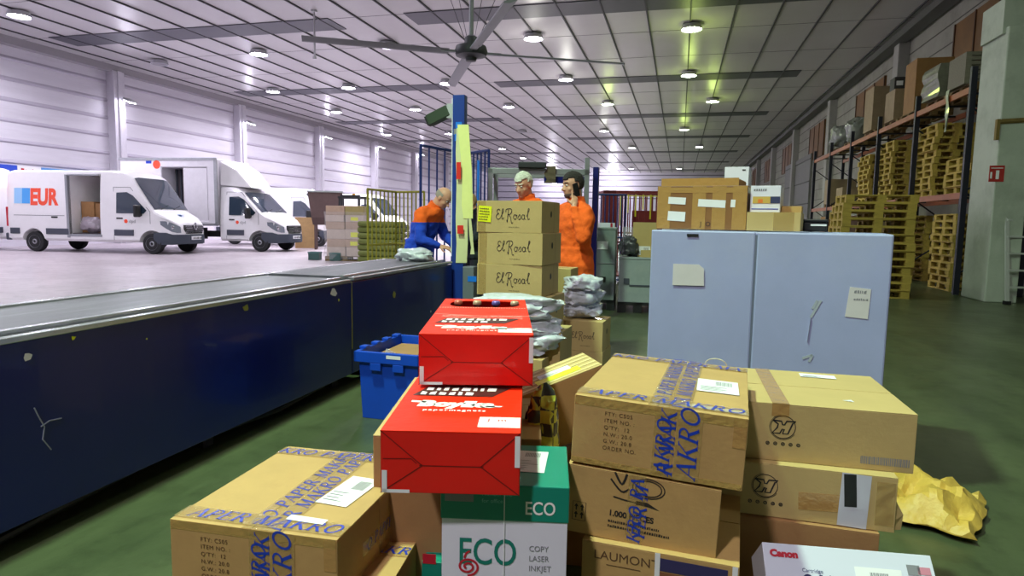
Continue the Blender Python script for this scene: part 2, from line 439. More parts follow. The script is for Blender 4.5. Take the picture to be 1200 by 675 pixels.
def floor_mat():
    m = bpy.data.materials.new('floor_concrete'); m.use_nodes = True; nt = m.node_tree; b = nt.nodes['Principled BSDF']
    tc = nt.nodes.new('ShaderNodeTexCoord'); sep = nt.nodes.new('ShaderNodeSeparateXYZ'); nt.links.new(tc.outputs['Object'], sep.inputs[0])
    gt = nt.nodes.new('ShaderNodeMath'); gt.operation = 'GREATER_THAN'; gt.inputs[1].default_value = -2.9
    nt.links.new(sep.outputs['X'], gt.inputs[0])
    def nz(scale, det=8):
        n = nt.nodes.new('ShaderNodeTexNoise'); n.inputs['Scale'].default_value = scale; n.inputs['Detail'].default_value = det
        n.inputs['Roughness'].default_value = .7; nt.links.new(tc.outputs['Object'], n.inputs['Vector']); return n
    def ramp(n, a, b_, p0=.35, p1=.68):
        r = nt.nodes.new('ShaderNodeValToRGB'); r.color_ramp.elements[0].color = a; r.color_ramp.elements[1].color = b_
        r.color_ramp.elements[0].position = p0; r.color_ramp.elements[1].position = p1
        nt.links.new(n.outputs['Fac'], r.inputs['Fac']); return r
    mp = nt.nodes.new('ShaderNodeMapping'); mp.inputs['Scale'].default_value = (1.0, .25, 1); nt.links.new(tc.outputs['Object'], mp.inputs['Vector'])
    n1 = nz(1.3); nt.links.new(mp.outputs['Vector'], n1.inputs['Vector'])
    g = ramp(n1, rgb(62, 72, 48), rgb(88, 98, 68)); c = ramp(nz(.5), rgb(158, 148, 154), rgb(188, 178, 184))
    mx = nt.nodes.new('ShaderNodeMix'); mx.data_type = 'RGBA'
    nt.links.new(gt.outputs[0], mx.inputs['Factor']); nt.links.new(c.outputs['Color'], mx.inputs['A']); nt.links.new(g.outputs['Color'], mx.inputs['B'])
    # scuffs and stains
    st = ramp(nz(4.5, 12), (1, 1, 1, 1), (.55, .55, .55, 1), .5, .75)
    mu = nt.nodes.new('ShaderNodeMix'); mu.data_type = 'RGBA'; mu.blend_type = 'MULTIPLY'; mu.inputs['Factor'].default_value = 1
    nt.links.new(mx.outputs['Result'], mu.inputs['A']); nt.links.new(st.outputs['Color'], mu.inputs['B'])
    nt.links.new(mu.outputs['Result'], b.inputs['Base Color'])
    rr = nt.nodes.new('ShaderNodeMapRange'); rr.inputs['To Min'].default_value = .22; rr.inputs['To Max'].default_value = .5
    nt.links.new(nz(2.2).outputs['Fac'], rr.inputs['Value']); nt.links.new(rr.outputs['Result'], b.inputs['Roughness'])
    bp = nt.nodes.new('ShaderNodeBump'); bp.inputs['Strength'].default_value = .12; bp.inputs['Distance'].default_value = .01
    nt.links.new(nz(9).outputs['Fac'], bp.inputs['Height']); nt.links.new(bp.outputs['Normal'], b.inputs['Normal'])
    return m
struct(ob('floor', MB().box(WX - .3, EX + .3, YN - .3, YF + .3, -.2, 0), floor_mat()))

CEILM = mat('ceiling_panel', rgb(176, 173, 174), 0.34, var=0.06, scale=.35, dirt=rgb(170, 164, 170), dscale=.5, damt=.3, spec=.4)
CEILJ = mat('ceiling_joint', rgb(66, 64, 70), 0.7)
CEILS = mat('ceiling_skylight_strip', rgb(66, 66, 74), 0.5, var=.12, scale=.4)
WALLM = mat('white_wall_panel', rgb(206, 202, 212), 0.6, var=0.05, scale=.8, dirt=rgb(160, 154, 166), dscale=.6, damt=.35, stretch=(1, .3, 3))
WALLJ = mat('wall_joint', rgb(178, 172, 186), 0.8)
COLM = mat('wall_column_paint', rgb(200, 196, 206), 0.6, var=.04)
RWALL = mat('grey_block_wall', rgb(150, 148, 140), 0.75, var=.12, scale=1.2, dirt=rgb(100, 98, 90), dscale=.8, damt=.5)
ceil = struct(ob('ceiling', MB().box(WX - .3, EX + .3, YN - .3, YF + .3, CH, CH + .2), CEILM))
q = MB()
x = 0.05 - 1.33 * 18
while x < EX - .6: q.box(x - .024, x + .024, YN, YF, CH - .045, CH + .01); x += 1.33
y = YN + 1
while y < YF: q.box(WX, EX, y - .008, y + .008, CH - .006, CH + .01); y += 3.53
struct(ob('trim_1', q, CEILJ))
for i in range(-2, 7):
    yy = 20.75 + 10.55 * i
    if yy < YN: continue
    w_ = .62
    q = MB().box(-23.3, -11.6, yy - w_, yy + w_, CH - .03, CH + .01)
    q.box(-8.9, 4.75, yy - w_, yy + w_, CH - .03, CH + .01)
    struct(ob('trim_%d' % (i + 4), q, CEILS))
# ceiling edge gutter beams
struct(ob('trim_12', MB().box(EX - .55, EX - .12, YN, YF, CH - .34, CH - .1), mat('gutter_beam', rgb(86, 86, 84), .6, var=.1)))
struct(ob('trim_13', MB().box(WX, WX + .35, YN, YF, CH - .3, CH), mat('left_gutter', rgb(150, 146, 152), .5)))

# left wall: long horizontal precast boards between columns
q = MB().box(WX - .3, WX, YN - .3, YF + .3, -.1, CH + .1)
struct(ob('wall_left', q, WALLM))
cy = [24.55 + 8.55 * k for k in range(-4, 8)]
q = MB(); z = .9
while z < 7.7:
    q.prism([(WX, z - .07), (WX + .05, z - .02), (WX + .05, z + .02), (WX, z + .1)], YN, YF); z += .78
struct(ob('trim_14', q, WALLJ))
for k, yc in enumerate(cy):
    q = MB().box(WX, WX + .42, yc - .3, yc + .3, 0, CH - .25)
    q.box(WX + .42, WX + .5, yc - .12, yc + .12, 0, CH - .25)
    struct(ob('trim_%d' % (20 + k), q, COLM, bevel=.02))
q = MB().box(WX - .3, EX + .3, YF, YF + .3, -.1, CH + .1)
struct(ob('wall_back', q, WALLM))
q = MB()
for k in range(9): q.box(WX + 1.6 + k * 3.4, WX + 4.2 + k * 3.4, YF - .12, YF + .01, .0, 4.2)
struct(ob('door_1', q, mat('dock_door', rgb(196, 192, 204), .6)))
q = MB()
for z in (4.5, 5.3, 6.1, 6.9, 7.5): q.box(WX, EX, YF - .06, YF, z - .06, z + .06)
struct(ob('trim_91', q, mat('back_wall_band', rgb(120, 116, 130), .7)))
struct(ob('wall_front', MB().box(WX - .3, EX + .3, YN - .3, YN, -.1, CH + .1), mat('dark_end_wall', rgb(60, 60, 60), .7)))
# right wall: blocks, columns, high brown boarded bays
struct(ob('wall_right', MB().box(EX, EX + .3, YN - .3, YF + .3, -.1, CH + .1), RWALL))
q = MB(); z = .55
while z < 7.6: q.box(EX - .02, EX + .01, YN, YF, z - .012, z + .012); z += .55
struct(ob('trim_40', q, mat('block_joint', rgb(96, 94, 90), .8)))
for k in range(7):
    yc = 15.2 + k * 10.6
    struct(ob('trim_%d' % (41 + k), MB().box(EX - .35, EX, yc - .28, yc + .28, 0, CH - .3), mat('grey_column', rgb(164, 162, 160), .7, var=.06), bevel=.02))
    y0 = yc + 2.0
    q = MB().box(EX - .06, EX, y0 + .2, y0 + 4.3, 5.1, 7.0)
    struct(ob('window_%d' % (k + 1), q, ORBOARD))
    q = MB()
    for j in range(4): q.box(EX - .09, EX - .05, y0 + .2 + j * 1.35, y0 + .26 + j * 1.35, 5.1, 7.0)
    struct(ob('trim_%d' % (60 + k), q, mat('rust_frame', rgb(84, 54, 40), .7)))

q = MB().box(EX - .14, EX, 41.6, 51, 0, 5.5)
d2 = struct(ob('door_2', q, mat('grey_sectional_door', rgb(118, 118, 116), .6, var=.08)))
q = MB()
for z in (1.3, 2.6, 3.9, 5.2): q.box(EX - .16, EX - .13, 41.6, 51, z - .03, z + .03)
struct(ob('trim_90', q, mat('door_joint', rgb(70, 70, 68), .7)))

# ------------------------------------------------------------------ ceiling lamps on their grid
HOUS = mat('lamp_housing', rgb(190, 190, 196), .4, metal=.3)
LENSL = mat('lamp_lens_cool', (1, 1, 1, 1), .3, emit=(.9, .86, 1, 1), estr=60)
LENSR = mat('lamp_lens_green', (1, 1, 1, 1), .3, emit=(.86, 1, .8, 1), estr=60)
LENSO = mat('lamp_lens_unlit', rgb(120, 120, 124), .3)
def area(name, loc, size, power, col, rot=(0, 0, 0), spread=None):
    l = bpy.data.lights.new(name, 'AREA'); l.shape = 'DISK'; l.size = size; l.energy = power; l.color = col
    if spread: l.spread = spread
    o = bpy.data.objects.new(name, l); COL.objects.link(o); o.location = loc; o.rotation_euler = rot
    return o
def lamp_make(lens):
    t = thing('ceiling_lamp', 'x', 'ceiling lamp')
    ob('lamp_housing', MB().lathe([(.12, .0), (.3, -.04), (.36, -.2), (.33, -.2), (.31, -.16), (.02, -.16)], 24), HOUS, t, smooth=True)
    ob('lamp_lens', MB().lathe([(.3, -.17), (.29, -.185), (.02, -.2)], 24), lens, t)
    return t
LIT = [(-21.3, 17.4), (-16.5, 23.3), (-10.9, 23.2), (-5.3, 23.2), (.1, 23.1), (-20.6, 30.2), (-16.2, 30), (-11, 29.9), (-5.3, 30), (.1, 30.1),
       (-20.6, 36.6), (-15.4, 36.5), (-9.7, 36.5), (-4.1, 36.5), (1.4, 36.6), (-22.1, 46.9), (-17.1, 47), (-5.5, 47.1), (0, 47.1),
       (-15.8, 57.4), (-4.3, 57.8), (1.3, 57.8), (-15.9, 66), (-5.9, 79.6), (-.4, 79.8)]
OFF = [P(187, 70, z=CH), P(612, 152, z=CH)]
SIDES = {'left': 'cool white', 'right': 'greenish white'}
lampL = lamp_make(LENSL); lampR = None
def side(x): return 'right' if x > -4.8 else 'left'
firstL, firstR = True, True
rows = {}
for (x, y) in LIT:
    rk = min([17.4, 23.2, 30, 36.5, 47, 57.5, 66, 79.7], key=lambda r: abs(r - y)); rows.setdefault(rk, []).append((x, y))
for ri, rk in enumerate(sorted(rows)):
    row = sorted(rows[rk])
    for ci, (x, y) in enumerate(row):
        s_ = side(x)
        rn = ['nearest', 'second', 'third', 'fourth', 'fifth', 'sixth', 'seventh', 'farthest'][ri]
        cn = ['leftmost', 'second from left', 'third from left', 'fourth from left', 'fifth from left'][ci] if len(row) > 1 else 'the only one'
        lab = 'round lit %s ceiling lamp, %s in the %s row' % (SIDES[s_], cn, rn)
        if s_ == 'left':
            if firstL: o = lampL; firstL = False; o['label'] = lab; o.location = (x, y, CH)
            else: o = dup(lampL, (x, y, CH), 0, lab)
        else:
            if firstR: lampR = lamp_make(LENSR); o = lampR; firstR = False; o['label'] = lab; o.location = (x, y, CH)
            else: o = dup(lampR, (x, y, CH), 0, lab)
        o['group'] = 'round ceiling lamps'
for k, p in enumerate(OFF):
    o = lamp_make(LENSO); o.location = (p.x, p.y, CH); o['group'] = 'round ceiling lamps'
    o['label'] = ['unlit round ceiling lamp above the parked vans', 'small unlit ceiling lamp beyond the blue post'][k]
# what the lamps give off
PL, PR = 400, 130
for (x, y) in LIT:
    L_ = side(x) == 'left'
    pw = PL if x < -8 else (PL * .28 if L_ else PR)
    if y > 55: pw *= 2.2
    if y > 75: pw *= 3.5
    la = area('lamp_light', (x, y, CH - .24), .6, pw, (.92, .89, 1) if L_ else (.76, 1, .52)); la.data.spread = R(160 if x < -12 else 120)
    if x > -8 and y < 50:
        pl = bpy.data.lights.new('lamp_glow', 'POINT'); pl.energy = 40; pl.color = (.75, 1, .22) if x > -4.8 else (.95, .95, .85); pl.shadow_soft_size = .25
        po = bpy.data.objects.new('lamp_glow', pl); COL.objects.link(po); po.location = (x, y, CH - .95)
# the same grid goes on over and behind the camera, plus two added key lights
for (x, y, pw, c) in [(-16, 9.5, 300, 0), (-21, 9.5, 260, 0), (-10.9, 12.5, 260, 0), (-21, 2, 200, 0), (-5.3, 12.6, 100, 0), (.1, 12.6, 110, 1), (-10.9, 2, 160, 0),
                      (-2.6, 1.7, 790, 2), (-1.7, -3.4, 520, 3), (3.4, 5.5, 60, 1)]:
    area('lamp_light', (x, y, CH - .24), .5, pw, [(.92, .89, 1), (.86, 1, .78), (.67, 1, .66), (1, .95, 1)][c])
# lamps on the left columns
cols = [c for c in cy if 24 < c < 60]
for k, yc in enumerate(cols):
    t = thing('wall_lamp', 'x', 'wall lamp', (WX + .5, yc + .05, 6.35 + .28 * k), 0, 'wall lamps on the white columns')
    t['label'] = 'bright wall lamp on the %s white column of the left wall' % ['nearest', 'second', 'third', 'fourth', 'farthest'][k]
    ob('bracket', MB().box(0, .35, -.04, .04, .05, .12).cyl((.05, 0, -.4), (.05, 0, .1), .025), HOUS, t)
    ob('lamp_head', MB().at((.4, 0, 0), ry=.35).box(-.2, .22, -.2, .2, -.02, .09), HOUS, t, bevel=.02)
    ob('lamp_lens', MB().at((.4, 0, 0), ry=.35).box(-.17, .19, -.17, .17, -.035, -.021), LENSL, t)
    area('lamp_light', (WX + .92, yc + .05, 6.24 + .28 * k), .3, 110, (.86, .82, 1), (0, R(-55), 0))
for k, u in enumerate((578, 650, 720)):
    pb = P(u, 215, y=YF - .3)
    t = thing('wall_lamp', ['small bright lamp on the far back wall left of the white-haired man', 'small bright lamp on the far back wall between the two men in orange', 'small bright lamp on the far back wall above the red trolley'][k], 'wall lamp', (pb.x, YF, pb.z), 0, 'lamps on the far back wall')
    ob('lamp_head', MB().box(-.3, .3, -.3, 0, -.12, .12), HOUS, t, bevel=.02)
    ob('lamp_lens', MB().box(-.27, .27, -.33, -.301, -.1, .1), LENSL, t)
    pl = bpy.data.lights.new('lamp_glow', 'POINT'); pl.energy = 750; pl.color = (.9, .86, 1); pl.shadow_soft_size = .3
    po = bpy.data.objects.new('lamp_glow', pl); COL.objects.link(po); po.location = (pb.x, YF - 3, pb.z)
for yc in (7.45, 16.0): area('lamp_light', (WX + .92, yc, 6.1), .3, 110, (.86, .82, 1), (0, R(-55), 0))
# thin even ambience from the world background
w = bpy.data.worlds.new('world'); w.use_nodes = True; SC.world = w
w.node_tree.nodes['Background'].inputs[0].default_value = (.6, .6, .7, 1); w.node_tree.nodes['Background'].inputs[1].default_value = .05

# ------------------------------------------------------------------ big ceiling fan
H_ = 3.3
zf = EYE + H_
hub = P(552, 62, z=zf)
t = thing('ceiling_fan', 'huge four-bladed grey ceiling fan hanging above the blue post', 'fan', (hub.x, hub.y, zf))
FANM = mat('fan_blade_metal', rgb(120, 120, 126), .45, metal=.4)
ob('down_rod', MB().cyl((0, 0, .1), (0, 0, CH - zf - .05), .045).cyl((0, 0, CH - zf - .12), (0, 0, CH - zf - .01), .16), FANM, t, smooth=True)
ob('motor', MB().lathe([(.05, .34), (.12, .3), (.14, .16), (.3, .12), (.33, .02), (.3, -.06), (.12, -.1), (.1, -.16), (.02, -.17)], 24), DSTEEL, t, smooth=True)
for k in range(4):
    tip = P(*[(345, 44), (526, 104), (603, -5), (736, 75)][k], z=zf)
    a = math.atan2(tip.y - hub.y, tip.x - hub.x); Ln = 3.3
    b = MB()
    b.at((0, 0, 0), rz=a, rx=R(14)).loft([[(r_, -.11, -.012), (r_, -.03, -.028), (r_, .11, -.006), (r_, .11, .0), (r_, -.03, .022), (r_, -.11, .012)] for r_ in (.45, 1.2, 2.2, Ln - .1)])
    b.at((0, 0, 0), rz=a).box(.25, .6, -.05, .05, -.02, .02)
    ob('blade', b, FANM, t, smooth=30)
q = MB()
for k in range(4):
    a = PI / 4 + k * PI / 2; q.cyl((.16 * math.cos(a), .16 * math.sin(a), .28), (1.5 * math.cos(a), 1.5 * math.sin(a), CH - zf - .02), .006, n=5)
ob('guy_wire', q, DSTEEL, t)
p0 = P(368, 12, z=CH)
t = ob('hanging_rod', MB().cyl((0, 0, 0), (0, 0, -1.5), .03).cyl((0, 0, -.06), (0, 0, 0), .1).cyl((0, 0, -1.52), (0, 0, -1.44), .06), HOUS, None, loc=(p0.x, p0.y, CH))
tag(t, 'thin white rod hanging from the ceiling left of the fan', 'rod')

# ------------------------------------------------------------------ conveyor
BX, BT, BB, YE = -2.4, .85, .11, 6.72
t = thing('conveyor', 'long blue-panelled belt conveyor running along the left side', 'conveyor', (BX, 3, 0))
def rel(mb): return mb.at((-BX, -3, 0))
ends = [(-1.5, 1.45), (1.46, 4.46), (4.47, YE)]
for a, b in ends: ob('side_panel', rel(MB()).box(BX - .05, BX, a, b, BB, BT - .035), BLUEPAINT, t, bevel=.004)
ob('side_panel', rel(MB()).box(-3.2, -3.15, -1.5, YE, BB, BT - .035), BLUEPAINT, t)
ob('end_panel', rel(MB()).box(-3.15, BX - .05, YE - .05, YE, BB, BT - .03), BLUEPAINT, t)
SR = mat('bright_rail', rgb(190, 190, 196), .25, metal=.8, var=.1)
for a, b in [(-1.5, 4.45), (4.49, YE)]:
    dz = 0 if a < 0 else .012
    ob('side_rail', rel(MB()).box(BX - .045, BX + .006, a, b, BT - .035 + dz, BT - .012 + dz).box(BX - .115, BX - .075, a, b, BT - .03 + dz, BT + .002 + dz).box(-3.2, -3.14, a, b, BT - .035, BT + .004), SR, t, bevel=.003)
    ob('belt', rel(MB()).box(-3.14, BX - .115, a, b - .02, BT - .05 + dz, BT - .006 + dz).box(BX - .075, BX - .045, a, b, BT - .05, BT - .03), BELT, t)
for yy in (-1.2, .2, 1.6, 3.0, 4.4, 5.8):
    ob('leg', rel(MB()).box(BX - .22, BX - .14, yy, yy + .08, 0, BB + .2).box(-3.06, -2.98, yy, yy + .08, 0, BB + .2).box(-3.06, BX - .14, yy + .02, yy + .06, .06, .12), DSTEEL, t)
ob('light_block_strip', rel(MB()).box(-3.08, -3.05, -1.5, YE, 0, BB + .01).box(-3.05, BX - .1, YE - .1, YE - .07, 0, BB + .01), BLACK, t)  # added black strips that stop light leaking in under the conveyor
ob('shade_sheet', rel(MB()).box(-3.05, BX - .25, -1.5, YE - .1, .0, .02), BLACK, t)  # black sheet on the floor stands in for the shade under the conveyor
pts = [(BX - .12, -1, .05), (BX - .1, .8, .09), (BX - .08, 1.8, .05), (BX - .1, 2.8, .1), (BX - .07, 3.6, .06), (BX - .1, 4.6, .09), (BX - .12, 5.6, .04)]
ob('cable', rel(MB()).tube(pts, .018), BLACK, t)
# torn stickers and tape scraps on the panel, where they stick
def scrap(px, s, m, n=6, seed=0, ax=1):
    rnd = random.Random(seed); p = P(*px, x=BX + .002); q = MB(); lp = []
    for i in range(n): a = 2 * PI * i / n + rnd.uniform(-.3, .3); r_ = s * rnd.uniform(.5, 1.1); lp.append((p.x, p.y + r_ * math.cos(a) * ax, p.z + r_ * math.sin(a)))
    q.add(lp + [(v[0] + .0008, v[1], v[2]) for v in lp], [tuple(range(n)), tuple(range(n, 2 * n))])
    return q
for i, (px, s, m) in enumerate([((32, 418), .022, PAPER), ((391, 343), .05, PAPER), ((86, 396), .012, YLABEL), ((288, 361), .03, mat('olive_tape', rgb(150, 150, 60), .4)), ((172, 397), .006, YLABEL), ((397, 352), .012, YLABEL), ((462, 345), .035, mat('olive_tape', rgb(150, 150, 60), .4)), ((505, 365), .02, PAPER)]):
    q = scrap(px, s, m, seed=i); 
    o = ob('sticker_scrap', MB().at((-BX, -3, 0)).add(q.v, q.f), m, t, norm=False)
q = MB()
for px in [[(45, 488), (52, 500), (50, 515), (60, 527)], [(48, 500), (58, 493), (72, 490)], [(40, 478), (45, 488)]]:
    pp = [P(*u, x=BX + .001) for u in px]
    for a, b in zip(pp[:-1], pp[1:]): q.bar(a, b, .004, .004)
ob('scratch', MB().at((-BX, -3, 0)).add(q.v, q.f), mat('scratch_metal', rgb(150, 156, 180), .5), t)
p0 = P(452, 366, x=BX + .003)
ob('yellow_line', rel(MB()).box(BX, BX + .003, 4.462, 4.468, .3, .82), mat('olive_tape', rgb(150, 150, 60), .4), t)

# blue post at the conveyor's end with a scanner camera and hanging labels
PY = YE + .12
pp = P(538, 260, y=PY)
zt = hz(538, 112, (pp.x, PY))
t = thing('post', 'tall dark blue steel post at the end of the conveyor', 'post', (pp.x, PY, 0))
ob('post_shaft', MB().box(-.068, .068, -.05, .05, 0, zt), mat('post_blue', rgb(24, 56, 140), .4, var=.08), t, bevel=.006)
ob('light_edge_strip', MB().box(-.078, -.069, -.04, .04, .9, zt - .03), PAPER, t)
ob('control_box', MB().box(.072, .2, -.08, .08, .0, hz(555, 312, (pp.x + .15, PY))), mat('grey_control_box', rgb(110, 116, 124), .5), t, bevel=.01)
ob('clamp_plate', MB().box(-.05, .06, -.056, -.05, zt - .42, zt - .36), STEEL, t)
cb = P(510, 136, y=PY)
c = thing('scanner_camera', 'dark green boxy camera bracketed to the top of the blue post', 'camera', (pp.x, PY, cb.z))
ob('camera_body', MB().at((-.24, 0, 0), ry=R(-24)).box(-.13, .13, -.06, .06, -.06, .06), mat('dark_green_plastic', rgb(46, 60, 44), .5), c, bevel=.01)
ob('bracket', MB().cyl((-.12, 0, .05), (-.075, 0, .06), .03).box(-.135, -.075, -.05, .05, -.03, .12), HOUS, c)
ob('lens_hood', MB().at((-.24, 0, 0), ry=R(-24)).box(-.15, -.13, -.05, .05, -.05, .05), BLACK, c)
def hang(name, pxs, m, label, dy, cat='paper', th=.004, seed=1):
    """long sheet hanging in front of the post, given by left/right image edges from top down"""
    rnd = random.Random(seed); q = MB(); vs = []
    yv = PY - .058 - dy * .15; n = len(pxs)
    for (l, r_, v) in pxs:
        yy = yv + rnd.uniform(-.004, .002)
        a, b = P(l, v, y=yy), P(r_, v, y=yy)
        vs += [a, b, a + Vector((0, th, 0)), b + Vector((0, th, 0))]
    fs = []
    for i in range(n - 1):
        k = 4 * i; fs += [(k, k+1, k+5, k+4), (k+2, k+6, k+7, k+3), (k, k+4, k+6, k+2), (k+1, k+3, k+7, k+5)]
    fs += [(0, 2, 3, 1), (4*n-4, 4*n-3, 4*n-1, 4*n-2)]
    org = P(pxs[0][0], pxs[0][2], y=yv)
    q.at(-org).add(vs, fs)
    o = ob(name, q, m, None, loc=org)
    return tag(o, label, cat), org
o1, og = hang('label_sheet', [(535, 548, 150), (534, 549, 180), (535, 549, 215), (534, 548, 260), (535, 548, 285), (534, 547, 308)], YPAPER, 'longest pale yellow label strip hanging down the blue post', .0)
q = MB().at(-og)
for (u0, u1, v0, v1) in [(535, 540, 190, 210), (536, 543, 264, 274)]:
    a, b = P(u0, v0, y=PY - .1), P(u1, v1, y=PY - .1); q.box(a.x, b.x, PY - .102, PY - .099, b.z, a.z)
ob('red_mark', q, mat('red_tag', rgb(220, 40, 30), .5), o1)
o2, og = hang('label_sheet', [(536, 549, 146), (539, 551, 175), (542, 553, 200), (541, 554, 240), (543, 554, 256)], mat('pale_yellow_sheet', rgb(232, 234, 150), .55, var=.04), 'short upper yellow label sheet curling off the blue post', .06, seed=3)
o3, og = hang('label_strip', [(549, 552, 256), (550, 554, 275), (552, 555, 290), (551, 556, 298)], YPAPER, 'narrow twisted yellow strip hanging right of the longest sheet', .03, seed=4)
q = MB()
for (u0, u1, v0, v1) in [(533, 536, 157, 165), (534, 541, 143, 150)]:
    a, b = P(u0, v0, y=PY - .056), P(u1, v1, y=PY - .056); q.box(a.x, b.x, PY - .058, PY - .05, b.z, a.z)
for dpl in q.v: pass
for k_ in (0, 8): ob('blue_sticker', MB().at((-pp.x, -PY, 0)).add(q.v[k_:k_+8], q.f[:6]), mat('bright_blue_sticker', rgb(30, 120, 230), .4), t)
q = MB().box(.075, .11, -.084, -.08, 0, 0)
a = P(553, 327, y=PY - .09)
ob('blue_sticker', MB().at((-pp.x, -PY, 0)).box(a.x - .05, a.x + .05, PY - .084, PY - .08, a.z - .03, a.z + .03), mat('bright_blue_sticker', rgb(30, 120, 230), .4), t)

# ------------------------------------------------------------------ vehicles (own frame: x forward, rear at 0, z up)
def interp(tab, x):
    for a, b in zip(tab[:-1], tab[1:]):
        if a[0] <= x <= b[0]:
            k = (x - a[0]) / max(1e-6, b[0] - a[0]); return a[1] + (b[1] - a[1]) * k
    return tab[0][1] if x < tab[0][0] else tab[-1][1]
def vehicle(label, kind, L=6.2, H=2.5, nose='oval', cargo_open=False, cab_only=0.0, wb=4.33, emblem=True, text=None, group='parked delivery vans', detail=True, rows=None):
    W = 2.06; hw = W / 2
    t = thing(kind, label, 'van' if kind == 'van' else 'truck', group=group)
    ox = L - 6.2
    top = [(0, H - .22), (.06, H - .06), (.25, H - .01), (ox + 3.9, H), (ox + 4.35, H - .04), (ox + 4.62, H - .2), (ox + 5.42, 1.42 + (H - 2.5) * .0), (ox + 5.85, 1.2), (ox + 6.1, 1.02), (ox + 6.2, .72)]
    plan = [(0, hw - .05), (.08, hw), (ox + 4.9, hw), (ox + 5.5, hw - .05), (ox + 5.85, hw - .14), (ox + 6.05, hw - .3), (ox + 6.2, hw - .5)]
    x0 = cab_only
    def halfw(x, z):
        w0 = interp(plan, x); zt_ = interp(top, x); zb = 1.25
        if z <= zb or zt_ < zb: return w0
        return w0 - .12 * ((z - zb) / (H - zb)) ** 1.3
    xs = [x0, x0 + .06, x0 + .25] + [x0 + .25 + k * (ox + 3.9 - x0 - .25) / 6 for k in range(1, 7)] + [ox + v for v in (4.15, 4.35, 4.62, 4.82, 5.02, 5.22, 5.42, 5.6, 5.75, 5.85, 5.96, 6.05, 6.1, 6.15, 6.19)]
    xs = sorted(set(round(v, 3) for v in xs if v >= x0))
    loops = []
    for x in xs:
        zt_ = interp(top, max(x, 0)) if not cab_only else interp(top, x)
        zb = .38 if x < ox + 5.9 else .38 + (x - ox - 5.9) * .3
        lp = []
        ws = interp(plan, x)
        zz = [zb, zb + .08, .8, 1.2, min(1.6, zt_ - .12), min(2.0, zt_ - .09), zt_ - .07]
        zz = [min(z, zt_ - .06 + .001 * i) for i, z in enumerate(zz)]
        side_ = [(ws - .08 if i == 0 else halfw(x, z), z) for i, z in enumerate(zz)]
        wt = side_[-1][0]
        side_ += [(wt - .05, zt_ - .015), (wt - .16, zt_), (wt * .45, zt_ + .02)]
        lp = [(x, -w_, z) for w_, z in side_] + [(x, w_, z) for w_, z in reversed(side_)]
        loops.append(lp)
    body = ob('body', MB().loft(loops), WHITECAR, t)
    wheels_x = [L - .87, L - .87 - wb]
    cut = []
    for wx in wheels_x:
        if wx > x0 - .2: cut.append(MB().cyl((wx, -hw - .2, .36), (wx, -hw + .32, .36), .43, n=28)); cut.append(MB().cyl((wx, hw + .2, .36), (wx, hw - .32, .36), .43, n=28))
    CB = (ox + 2.38, ox + 3.52)
    if cargo_open: cut.append(MB().box(CB[0], CB[1], -hw - .2, hw - .3, .62, H - .14))
    boolean(body, cut)
    body.data.polygons.foreach_set('use_smooth', [True] * len(body.data.polygons)); body.data.set_sharp_from_angle(angle=R(32))
    if cargo_open:
        gi = mat('cargo_lining', rgb(92, 86, 94), .7, var=.1)
        ob('cargo_lining', MB().box(CB[0] + .01, CB[1] - .01, hw - .34, hw - .31, .63, H - .16).box(CB[0] + .01, CB[1] - .01, -hw + .1, hw - .34, .62, .65), gi, t)
        ob('door_frame', MB().box(CB[0] - .09, CB[0], -hw - .03, -hw + .1, .5, H - .16).box(CB[0] - .02, CB[1], -hw - .012, -hw + .05, H - .2, H - .15).box(CB[0], CB[1] + .04, -hw - .02, -hw + .1, .54, .62), mat('door_frame_grey', rgb(150, 152, 160), .5), t, bevel=.01)
    # wheels
    for wx in wheels_x:
        if wx < x0 and not cab_only: continue
        for sy in (-1, 1):
            w_ = ob('wheel', MB().at((wx, sy * (hw - .14), .345)).lathe([(.12, -.11), (.24, -.115), (.33, -.1), (.345, -.06), (.345, .06), (.33, .1), (.24, .115), (.12, .11)], 28, 'y'), RUBBER, t, smooth=35)
            ob('hub_cap', MB().at((wx, sy * (hw - .14 + .1), .345)).lathe([(.02, -sy * .03), (.06, sy * .035), (.1, sy * .0), (.19, -sy * .02), (.215, sy * .025), (.22, -sy * .05), (.02, -sy * .06)], 20, 'y'), RIM, w_, smooth=35)
    # bumper
    bl = []
    for x in [ox + v for v in (5.42, 5.6, 5.8, 5.96, 6.1, 6.2, 6.26)]:
        w_ = interp(plan, min(x, L)) + .045 - (.12 if x > ox + 6.22 else 0)
        z1 = .3 + (.02 if x < ox + 6 else .05); z2 = .66 if x > ox + 5.8 else .72
        if x < ox + 5.5: z1 = .5
        bl.append([(x, -w_, z1), (x, -w_ - .01, (z1 + z2) / 2), (x, -w_ + .02, z2), (x, w_ - .02, z2), (x, w_ + .01, (z1 + z2) / 2), (x, w_, z1)])
    bumper = ob('front_bumper', MB().loft(bl), mat('bumper_plastic', rgb(58, 64, 78), .55), t, smooth=40)
    ob('number_plate', MB().box(L + .07, L + .085, -.27, .27, .48, .6), PAPER, bumper)
    q = MB(); tm = scribble(.42, .08, 1, 4); q.add([(L + .088, v.x - .2, v.y + .5) for v in tm.v], tm.f)
    ob('plate_lettering', q, BLACKINK, bumper, norm=False)
    q = MB().box(L + .0, L + .045, -.42, .42, .33, .44)
    ob('air_intake', q, BLACK, bumper)
